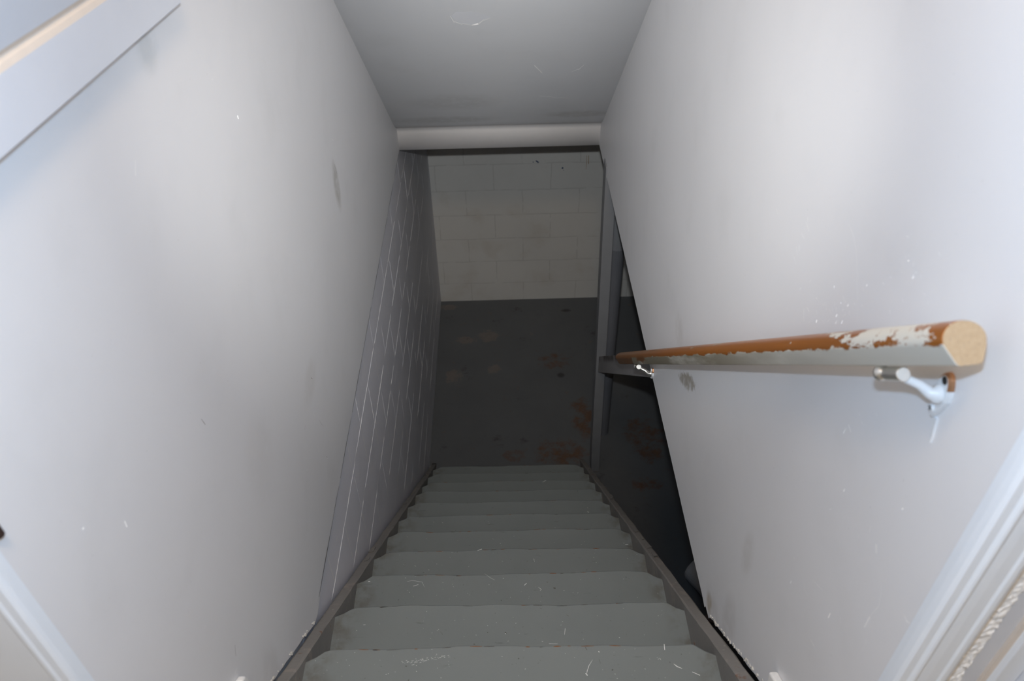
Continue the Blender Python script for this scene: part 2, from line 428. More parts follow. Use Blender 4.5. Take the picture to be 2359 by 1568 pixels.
# chips, scratches and splashes, in the plane coordinates of their surface
R_WHITE= [([(2.173, 2.435), (2.074, 2.442), (1.984, 2.44), (1.92, 2.437), (1.91, 2.349), (1.898, 2.242), (1.906, 2.147)], 0.0008), ([(0.919, 3.209), (0.895, 3.202), (0.876, 3.191), (0.853, 3.165), (0.836, 3.141), (0.818, 3.119)], 0.0007), ([(1.049, 3.138), (1.047, 3.13)], 0.001), ([(1.05, 3.128), (1.034, 3.122)], 0.001), ([(1.055, 3.104), (1.044, 3.102)], 0.001), ([(1.054, 3.084), (1.051, 3.074)], 0.0013), ([(1.062, 3.075), (1.053, 3.064)], 0.0008), ([(1.062, 3.056), (1.05, 3.049)], 0.0007), ([(0.978, 3.015), (0.969, 2.996)], 0.001), ([(1.18, 3.074), (1.162, 3.068)], 0.0005), ([(0.603, 2.925), (0.597, 2.914)], 0.0035), ([(0.57, 2.9), (0.557, 2.886), (0.551, 2.865), (0.556, 2.831), (0.556, 2.805)], 0.00065), ([(0.73, 2.661), (0.711, 2.653), (0.695, 2.654)], 0.0007), ([(0.699, 2.695), (0.683, 2.706), (0.667, 2.717)], 0.0006), ([(0.647, 2.61), (0.632, 2.614)], 0.001), ([(0.754, 2.988), (0.744, 2.984)], 0.002), ([(0.758, 2.977), (0.759, 2.965)], 0.001), ([(0.507, 2.918), (0.5, 2.917), (0.494, 2.921)], 0.002), ([(0.607, 2.745), (0.602, 2.734)], 0.0007), ([(0.627, 2.931), (0.625, 2.92)], 0.00075), ([(0.709, 2.905), (0.709, 2.899)], 0.001), ([(0.73, 3.021), (0.725, 3.019)], 0.001), ([(0.588, 3.019), (0.588, 3.015)], 0.0015), ([(0.884, 3.091), (0.881, 3.089)], 0.00074), ([(0.856, 3.09), (0.856, 3.084)], 0.00063), ([(0.949, 3.058), (0.947, 3.058)], 0.00106), ([(0.854, 3.104), (0.856, 3.096)], 0.00062), ([(0.91, 3.046), (0.904, 3.045)], 0.00055), ([(1.031, 3.026), (1.03, 3.022)], 0.00061), ([(0.92, 3.073), (0.915, 3.07)], 0.00068), ([(0.944, 3.025), (0.942, 3.019)], 0.00101), ([(0.967, 3.041), (0.966, 3.037)], 0.00068), ([(0.875, 3.107), (0.875, 3.105)], 0.00088), ([(0.892, 3.063), (0.895, 3.056)], 0.00062), ([(0.743, 3.224), (0.742, 3.222)], 0.00067), ([(0.946, 3.017), (0.95, 3.01)], 0.00056), ([(0.938, 3.043), (0.933, 3.04)], 0.00087), ([(0.876, 3.085), (0.876, 3.082)], 0.00092), ([(0.871, 3.078), (0.872, 3.071)], 0.00108), ([(0.841, 3.134), (0.838, 3.13)], 0.00107), ([(0.983, 3.067), (0.984, 3.062)], 0.00061), ([(0.924, 3.066), (0.92, 3.066)], 0.00051), ([(0.9, 3.075), (0.895, 3.072)], 0.00072), ([(0.894, 3.084), (0.892, 3.078)], 0.00054), ([(0.866, 3.102), (0.862, 3.1)], 0.00059), ([(0.821, 3.145), (0.819, 3.144)], 0.00082), ([(0.891, 3.094), (0.89, 3.088)], 0.00079), ([(0.876, 3.082), (0.876, 3.08)], 0.00103), ([(0.862, 3.105), (0.864, 3.102)], 0.00065), ([(0.881, 3.087), (0.879, 3.086)], 0.00053), ([(0.904, 3.055), (0.902, 3.049)], 0.00074), ([(0.832, 3.165), (0.829, 3.161)], 0.00056), ([(0.969, 3.024), (0.96, 3.023)], 0.00105), ([(0.928, 3.033), (0.928, 3.027)], 0.00082), ([(1.009, 3.033), (1.011, 3.028)], 0.00105), ([(0.87, 3.117), (0.863, 3.116)], 0.00053), ([(0.91, 3.071), (0.908, 3.066)], 0.0009), ([(0.854, 3.12), (0.855, 3.115)], 0.00106), ([(0.94, 3.06), (0.937, 3.055)], 0.00051), ([(0.875, 3.119), (0.871, 3.117)], 0.00083), ([(1.038, 2.969), (1.037, 2.964)], 0.0007), ([(0.825, 3.175), (0.825, 3.172)], 0.00052), ([(0.907, 3.112), (0.906, 3.107)], 0.00086), ([(0.845, 3.115), (0.843, 3.11)], 0.001), ([(0.764, 3.262), (0.763, 3.258)], 0.00069), ([(0.733, 3.26), (0.735, 3.258)], 0.00081), ([(0.723, 3.264), (0.721, 3.26)], 0.00062), ([(0.77, 3.207), (0.769, 3.206)], 0.00059), ([(0.77, 3.289), (0.769, 3.286)], 0.0005), ([(0.78, 3.22), (0.778, 3.219)], 0.00101), ([(0.693, 3.25), (0.691, 3.247)], 0.00087), ([(0.792, 3.203), (0.788, 3.202)], 0.00087), ([(0.736, 3.253), (0.736, 3.249)], 0.00058), ([(0.745, 3.266), (0.744, 3.261)], 0.00071), ([(0.776, 3.281), (0.773, 3.281)], 0.00089), ([(0.737, 3.254), (0.733, 3.252)], 0.00098), ([(0.76, 3.266), (0.759, 3.264)], 0.00106), ([(0.705, 3.252), (0.703, 3.25)], 0.001), ([(0.708, 3.305), (0.704, 3.303)], 0.00092), ([(0.741, 3.217), (0.737, 3.214)], 0.00074), ([(0.762, 3.241), (0.761, 3.24)], 0.00082), ([(0.757, 3.187), (0.754, 3.184)], 0.00108), ([(0.756, 3.261), (0.756, 3.259)], 0.00065), ([(0.654, 2.614), (0.651, 2.609)], 0.00048), ([(0.628, 2.647), (0.627, 2.643)], 0.00068), ([(0.619, 2.912), (0.616, 2.908)], 0.00046), ([(0.915, 2.849), (0.911, 2.849)], 0.00044), ([(0.689, 2.5), (0.684, 2.503)], 0.00066), ([(0.543, 2.796), (0.541, 2.79)], 0.00065), ([(0.618, 2.832), (0.616, 2.825)], 0.00045), ([(0.596, 2.977), (0.595, 2.976)], 0.00046), ([(0.632, 3.041), (0.631, 3.038)], 0.00051), ([(0.722, 2.844), (0.725, 2.838)], 0.00071), ([(0.711, 2.487), (0.707, 2.489)], 0.00069), ([(0.74, 2.739), (0.734, 2.741)], 0.00065), ([(0.69, 2.629), (0.688, 2.619)], 0.00073), ([(0.63, 2.715), (0.63, 2.702)], 0.00061), ([(0.768, 2.656), (0.765, 2.649)], 0.00071), ([(0.741, 3.024), (0.736, 3.023)], 0.00049), ([(0.559, 2.958), (0.556, 2.957)], 0.00071), ([(0.642, 2.893), (0.64, 2.885)], 0.00052), ([(0.753, 2.609), (0.753, 2.602)], 0.00049), ([(0.864, 2.878), (0.862, 2.873)], 0.00072), ([(0.7, 3.029), (0.696, 3.026)], 0.0004), ([(0.57, 2.943), (0.568, 2.938)], 0.00041), ([(0.706, 3.06), (0.703, 3.058)], 0.00071)]
L_WHITE= [([(1.409, 3.163), (1.409, 3.156)], 0.0018), ([(1.315, 3.012), (1.313, 3.006)], 0.0012), ([(0.975, 3.3), (0.963, 3.284)], 0.0018), ([(1.414, 2.383), (1.415, 2.359), (1.401, 2.347)], 0.00096), ([(1.47, 2.262), (1.464, 2.243), (1.448, 2.235), (1.4, 2.231)], 0.00084), ([(1.383, 2.285), (1.379, 2.257)], 0.00084), ([(1.268, 2.328), (1.28, 2.322)], 0.0012), ([(1.431, 2.191), (1.434, 2.18)], 0.0018), ([(1.714, 3.002), (1.712, 3.0)], 0.0012), ([(1.332, 3.265), (1.33, 3.263)], 0.0015), ([(0.63, 2.982), (0.629, 2.971)], 0.0015), ([(0.565, 3.057), (0.564, 3.054)], 0.0024), ([(0.895, 2.507), (0.879, 2.503)], 0.00078), ([(0.681, 2.647), (0.677, 2.648)], 0.0012), ([(0.703, 2.469), (0.693, 2.466)], 0.0018), ([(2.145, 2.751), (2.153, 2.742)], 0.0012)]
L_DARK= [([(1.464, 2.448), (1.468, 2.44)], 0.0018), ([(1.337, 2.41), (1.327, 2.406)], 0.00072), ([(1.444, 2.318), (1.454, 2.293), (1.463, 2.275)], 0.00072), ([(1.431, 2.192), (1.436, 2.182)], 0.0012), ([(0.896, 2.89), (0.901, 2.872)], 0.0009), ([(2.117, 2.686), (2.128, 2.649)], 0.0012), ([(0.728, 2.501), (0.717, 2.484)], 0.00072)]
C_WHITE= [([(-0.149, 2.572), (-0.139, 2.604), (-0.114, 2.617), (-0.087, 2.621), (-0.063, 2.617), (-0.044, 2.596), (-0.02, 2.587)], 0.0032), ([(0.13, 2.901), (0.162, 2.956)], 0.00256), ([(0.273, 2.951), (0.297, 2.936), (0.314, 2.904)], 0.00256), ([(0.158, 3.155), (0.197, 3.162), (0.24, 3.176), (0.285, 3.179)], 0.00192)]
C_PATCH= [(-0.145, 2.575), (-0.13, 2.552), (-0.082, 2.552), (-0.043, 2.565), (-0.023, 2.587), (-0.048, 2.596), (-0.063, 2.615), (-0.086, 2.619), (-0.118, 2.612), (-0.136, 2.599)]
C_PATCH2= [(0.132, 2.901), (0.203, 2.835), (0.303, 2.893), (0.273, 2.951), (0.288, 3.171), (0.176, 3.16), (0.167, 2.959)]
T_WHITE= {0: [([(0.167, 0.866), (0.158, 0.853), (0.153, 0.841), (0.15, 0.831)], 0.0008), ([(0.149, 0.836), (0.153, 0.831)], 0.002), ([(0.327, 0.897), (0.326, 0.883)], 0.0012), ([(0.34, 0.851), (0.346, 0.845), (0.356, 0.84)], 0.0016), ([(0.376, 0.832), (0.391, 0.824)], 0.0014), ([(0.312, 0.865), (0.314, 0.861)], 0.0008), ([(0.182, 0.885), (0.183, 0.882)], 0.0014), ([(0.075, 0.906), (0.094, 0.905)], 0.0004), ([(-0.167, 0.879), (-0.165, 0.88)], 0.00029), ([(-0.207, 0.871), (-0.203, 0.872)], 0.00053), ([(-0.169, 0.882), (-0.168, 0.882)], 0.0006), ([(-0.16, 0.884), (-0.158, 0.885)], 0.00058), ([(-0.202, 0.877), (-0.199, 0.877)], 0.00037), ([(-0.218, 0.873), (-0.214, 0.873)], 0.00064), ([(-0.227, 0.871), (-0.223, 0.872)], 0.0006), ([(-0.193, 0.875), (-0.19, 0.877)], 0.00034), ([(-0.215, 0.873), (-0.211, 0.873)], 0.00048), ([(-0.182, 0.879), (-0.178, 0.879)], 0.00054), ([(-0.24, 0.871), (-0.238, 0.871)], 0.0004), ([(-0.214, 0.871), (-0.212, 0.872)], 0.00034), ([(-0.222, 0.866), (-0.218, 0.868)], 0.0003), ([(-0.161, 0.884), (-0.157, 0.884)], 0.00035), ([(-0.237, 0.877), (-0.234, 0.877)], 0.00055), ([(-0.162, 0.882), (-0.161, 0.882)], 0.00037), ([(-0.189, 0.877), (-0.187, 0.877)], 0.00053), ([(-0.146, 0.882), (-0.141, 0.882)], 0.00029), ([(-0.219, 0.871), (-0.214, 0.872)], 0.00029), ([(-0.221, 0.876), (-0.22, 0.876)], 0.00045), ([(-0.214, 0.877), (-0.213, 0.878)], 0.00054), ([(-0.201, 0.874), (-0.198, 0.876)], 0.00045), ([(-0.147, 0.885), (-0.144, 0.886)], 0.0005), ([(-0.174, 0.877), (-0.17, 0.877)], 0.0003), ([(-0.224, 0.874), (-0.222, 0.875)], 0.00034), ([(-0.203, 0.877), (-0.199, 0.878)], 0.00037), ([(-0.217, 0.879), (-0.215, 0.881)], 0.00035), ([(-0.199, 0.872), (-0.196, 0.874)], 0.00033), ([(-0.167, 0.881), (-0.163, 0.882)], 0.00031), ([(-0.155, 0.882), (-0.152, 0.883)], 0.0003), ([(-0.205, 0.876), (-0.202, 0.876)], 0.00053), ([(-0.155, 0.881), (-0.152, 0.881)], 0.00047), ([(-0.165, 0.881), (-0.162, 0.881)], 0.00043), ([(-0.158, 0.884), (-0.154, 0.885)], 0.00035), ([(-0.145, 0.872), (-0.144, 0.872)], 0.00038), ([(-0.203, 0.879), (-0.2, 0.88)], 0.00051), ([(-0.193, 0.882), (-0.192, 0.883)], 0.00033), ([(-0.234, 0.872), (-0.232, 0.873)], 0.00049), ([(-0.235, 0.873), (-0.231, 0.874)], 0.00056), ([(-0.192, 0.88), (-0.19, 0.882)], 0.00047), ([(-0.189, 0.878), (-0.188, 0.878)], 0.00051), ([(-0.183, 0.881), (-0.181, 0.883)], 0.00053), ([(-0.177, 0.877), (-0.175, 0.877)], 0.00039), ([(-0.215, 0.876), (-0.213, 0.876)], 0.00041), ([(-0.176, 0.882), (-0.172, 0.882)], 0.00058), ([(-0.214, 0.865), (-0.213, 0.864)], 0.00059), ([(-0.231, 0.873), (-0.229, 0.873)], 0.00063), ([(-0.211, 0.876), (-0.207, 0.876)], 0.00031), ([(-0.162, 0.88), (-0.161, 0.882)], 0.00044), ([(-0.172, 0.889), (-0.17, 0.889)], 0.00053), ([(-0.247, 0.875), (-0.244, 0.875)], 0.00062), ([(-0.194, 0.877), (-0.193, 0.877)], 0.00036), ([(-0.244, 0.872), (-0.242, 0.873)], 0.00055), ([(-0.156, 0.884), (-0.152, 0.885)], 0.00061), ([(-0.224, 0.866), (-0.219, 0.867)], 0.00054), ([(-0.207, 0.878), (-0.204, 0.879)], 0.00061), ([(-0.226, 0.875), (-0.222, 0.876)], 0.00052), ([(-0.218, 0.873), (-0.214, 0.873)], 0.00043), ([(-0.197, 0.875), (-0.192, 0.875)], 0.00053), ([(-0.173, 0.886), (-0.171, 0.886)], 0.00041), ([(-0.213, 0.852), (-0.212, 0.851)], 0.00079), ([(0.211, 0.833), (0.213, 0.832)], 0.00068), ([(-0.144, 0.865), (-0.143, 0.864)], 0.00075), ([(0.186, 0.843), (0.187, 0.843)], 0.00041), ([(0.109, 0.882), (0.11, 0.881)], 0.00074), ([(-0.183, 0.901), (-0.181, 0.9)], 0.00039), ([(0.247, 0.829), (0.248, 0.829)], 0.00035), ([(-0.386, 0.877), (-0.384, 0.877)], 0.00043), ([(0.238, 0.886), (0.24, 0.887)], 0.00032), ([(-0.273, 0.848), (-0.272, 0.849)], 0.00055), ([(-0.143, 0.86), (-0.142, 0.86)], 0.00076), ([(-0.152, 0.856), (-0.151, 0.856)], 0.00037), ([(0.29, 0.864), (0.291, 0.863)], 0.0005), ([(-0.265, 0.888), (-0.264, 0.888)], 0.00035), ([(0.276, 0.842), (0.278, 0.841)], 0.00067), ([(0.254, 0.838), (0.255, 0.838)], 0.00076), ([(-0.351, 0.898), (-0.35, 0.899)], 0.00073), ([(0.006, 0.835), (0.007, 0.835)], 0.00044), ([(0.103, 0.875), (0.103, 0.875)], 0.00059), ([(0.306, 0.867), (0.308, 0.866)], 0.0004), ([(0.214, 0.823), (0.216, 0.822)], 0.00051), ([(0.02, 0.849), (0.022, 0.85)], 0.00074), ([(0.019, 0.892), (0.02, 0.893)], 0.00054), ([(-0.359, 0.87), (-0.358, 0.869)], 0.00069), ([(-0.278, 0.847), (-0.276, 0.847)], 0.00076), ([(-0.435, 0.882), (-0.433, 0.883)], 0.00056), ([(0.308, 0.863), (0.31, 0.863)], 0.00079), ([(0.378, 0.874), (0.379, 0.874)], 0.00034), ([(-0.259, 0.852), (-0.257, 0.852)], 0.00038), ([(-0.294, 0.88), (-0.293, 0.879)], 0.00054), ([(-0.16, 0.836), (-0.158, 0.835)], 0.00071), ([(-0.029, 0.88), (-0.028, 0.879)], 0.00068), ([(0.316, 0.821), (0.317, 0.821)], 0.00078), ([(-0.367, 0.882), (-0.366, 0.882)], 0.00061), ([(-0.305, 0.87), (-0.304, 0.87)], 0.00041), ([(-0.168, 0.857), (-0.167, 0.858)], 0.00055), ([(0.128, 0.872), (0.129, 0.872)], 0.00065), ([(-0.406, 0.861), (-0.405, 0.86)], 0.00041), ([(0.261, 0.887), (0.262, 0.888)], 0.00069), ([(0.215, 0.882), (0.215, 0.881)], 0.00052)], 1: [([(0.127, 1.055), (0.124, 1.038)], 0.0009), ([(-0.381, 1.081), (-0.375, 1.081)], 0.0009), ([(-0.024, 1.046), (-0.021, 1.045)], 0.0009), ([(-0.128, 1.087), (-0.126, 1.087)], 0.00053), ([(-0.341, 1.082), (-0.339, 1.082)], 0.00068), ([(0.357, 1.062), (0.358, 1.061)], 0.0004), ([(0.22, 1.094), (0.221, 1.094)], 0.0007), ([(-0.397, 1.066), (-0.395, 1.067)], 0.00066), ([(-0.207, 1.053), (-0.205, 1.054)], 0.00054), ([(-0.018, 1.025), (-0.015, 1.026)], 0.00042), ([(-0.097, 1.044), (-0.095, 1.044)], 0.00077), ([(0.258, 1.026), (0.26, 1.026)], 0.00069), ([(0.169, 1.024), (0.17, 1.025)], 0.00051), ([(-0.23, 1.087), (-0.23, 1.086)], 0.00055), ([(-0.224, 1.113), (-0.222, 1.114)], 0.00074), ([(-0.209, 1.039), (-0.208, 1.039)], 0.00071), ([(0.003, 1.073), (0.005, 1.074)], 0.00074), ([(-0.003, 1.089), (-0.002, 1.089)], 0.00064), ([(-0.068, 1.069), (-0.066, 1.068)], 0.00067), ([(-0.194, 1.06), (-0.192, 1.059)], 0.00053), ([(0.011, 1.045), (0.012, 1.045)], 0.00064), ([(-0.126, 1.041), (-0.125, 1.041)], 0.00063), ([(0.067, 1.022), (0.07, 1.022)], 0.00056), ([(0.116, 1.064), (0.118, 1.065)], 0.00074), ([(0.321, 1.032), (0.323, 1.031)], 0.00047), ([(0.373, 1.084), (0.374, 1.084)], 0.00043), ([(-0.229, 1.066), (-0.228, 1.066)], 0.00052), ([(0.376, 1.096), (0.377, 1.096)], 0.00043), ([(-0.151, 1.086), (-0.149, 1.086)], 0.00061), ([(-0.046, 1.076), (-0.044, 1.076)], 0.00041), ([(0.121, 1.073), (0.123, 1.074)], 0.0006), ([(-0.191, 1.062), (-0.189, 1.062)], 0.00061), ([(0.363, 1.082), (0.366, 1.082)], 0.00064)], 2: [([(-0.31, 1.332), (-0.295, 1.335), (-0.266, 1.329), (-0.258, 1.312)], 0.00079), ([(-0.291, 1.316), (-0.276, 1.321)], 0.00099), ([(-0.083, 1.351), (-0.066, 1.336), (-0.053, 1.328)], 0.00074), ([(0.032, 1.308), (0.039, 1.315)], 0.00198), ([(0.072, 1.301), (0.081, 1.293), (0.077, 1.289)], 0.00149), ([(-0.424, 1.336), (-0.418, 1.336)], 0.00248), ([(-0.324, 1.355), (-0.323, 1.354)], 0.00052), ([(0.251, 1.323), (0.253, 1.322)], 0.00074), ([(0.353, 1.257), (0.355, 1.258)], 0.00065), ([(-0.175, 1.311), (-0.173, 1.31)], 0.0005), ([(-0.288, 1.349), (-0.285, 1.348)], 0.00044), ([(-0.317, 1.344), (-0.314, 1.345)], 0.00068), ([(0.321, 1.319), (0.324, 1.32)], 0.00071), ([(-0.03, 1.333), (-0.027, 1.333)], 0.00088), ([(0.076, 1.254), (0.078, 1.255)], 0.0004), ([(0.413, 1.27), (0.415, 1.269)], 0.00058), ([(0.171, 1.28), (0.172, 1.279)], 0.00086), ([(0.044, 1.271), (0.045, 1.271)], 0.00065), ([(0.043, 1.265), (0.044, 1.265)], 0.00065), ([(0.145, 1.287), (0.147, 1.287)], 0.00083), ([(-0.127, 1.283), (-0.126, 1.282)], 0.0005), ([(-0.072, 1.314), (-0.069, 1.313)], 0.00053), ([(-0.222, 1.284), (-0.22, 1.284)], 0.00045), ([(0.184, 1.278), (0.186, 1.279)], 0.00064), ([(-0.307, 1.303), (-0.306, 1.303)], 0.00068), ([(-0.289, 1.281), (-0.288, 1.282)], 0.00077), ([(-0.206, 1.325), (-0.204, 1.325)], 0.0008), ([(0.306, 1.246), (0.306, 1.246)], 0.00062), ([(-0.185, 1.271), (-0.183, 1.27)], 0.00043), ([(-0.051, 1.289), (-0.049, 1.289)], 0.00084), ([(-0.177, 1.318), (-0.176, 1.319)], 0.00064), ([(0.197, 1.321), (0.198, 1.322)], 0.00088), ([(-0.01, 1.271), (-0.009, 1.269)], 0.00041), ([(-0.301, 1.296), (-0.299, 1.296)], 0.00071), ([(-0.133, 1.288), (-0.131, 1.288)], 0.00075), ([(-0.165, 1.28), (-0.163, 1.279)], 0.00043)], 3: [([(-0.115, 1.571), (-0.101, 1.577)], 0.00218), ([(0.07, 1.534), (0.071, 1.521)], 0.00087), ([(-0.064, 1.56), (-0.063, 1.56)], 0.00077), ([(-0.32, 1.52), (-0.317, 1.519)], 0.00076), ([(-0.249, 1.524), (-0.247, 1.524)], 0.00078), ([(-0.145, 1.511), (-0.142, 1.511)], 0.00049), ([(0.271, 1.549), (0.272, 1.548)], 0.00054), ([(-0.206, 1.547), (-0.204, 1.548)], 0.00057), ([(-0.373, 1.563), (-0.371, 1.563)], 0.0007), ([(0.342, 1.556), (0.344, 1.556)], 0.00059), ([(0.408, 1.539), (0.41, 1.538)], 0.00073), ([(0.375, 1.524), (0.377, 1.524)], 0.00076), ([(0.271, 1.513), (0.274, 1.512)], 0.00077), ([(-0.317, 1.518), (-0.315, 1.518)], 0.00049), ([(0.091, 1.55), (0.092, 1.55)], 0.00053), ([(-0.232, 1.572), (-0.23, 1.571)], 0.00054), ([(-0.201, 1.567), (-0.199, 1.566)], 0.00052), ([(0.276, 1.56), (0.277, 1.562)], 0.00078), ([(-0.357, 1.526), (-0.355, 1.527)], 0.00048), ([(0.265, 1.533), (0.268, 1.532)], 0.00068), ([(-0.035, 1.528), (-0.032, 1.527)], 0.00053), ([(-0.274, 1.503), (-0.271, 1.503)], 0.00064)], 4: [([(0.409, 1.718), (0.42, 1.718)], 0.00178), ([(-0.386, 1.779), (-0.383, 1.78)], 0.00069), ([(0.007, 1.768), (0.008, 1.77)], 0.00073), ([(-0.199, 1.757), (-0.197, 1.756)], 0.00053), ([(-0.044, 1.739), (-0.041, 1.739)], 0.0007), ([(0.25, 1.723), (0.253, 1.724)], 0.00052), ([(0.152, 1.736), (0.154, 1.736)], 0.00055), ([(-0.071, 1.76), (-0.068, 1.758)], 0.00057), ([(-0.314, 1.769), (-0.311, 1.767)], 0.00049), ([(-0.118, 1.756), (-0.115, 1.756)], 0.00063), ([(0.404, 1.725), (0.407, 1.724)], 0.00082)], 6: [([(0.333, 2.175), (0.34, 2.17)], 0.00206)], 8: [([(0.166, 2.676), (0.185, 2.687)], 0.00235)], 5: [([(0.172, 1.948), (0.175, 1.947)], 0.00087), ([(0.391, 1.93), (0.394, 1.93)], 0.00067), ([(-0.071, 1.942), (-0.068, 1.94)], 0.00077), ([(-0.315, 1.993), (-0.313, 1.991)], 0.00078), ([(-0.092, 1.98), (-0.089, 1.979)], 0.00078), ([(-0.095, 1.987), (-0.092, 1.988)], 0.00077), ([(0.302, 1.925), (0.304, 1.925)], 0.00089), ([(0.263, 1.937), (0.266, 1.939)], 0.00083)]}
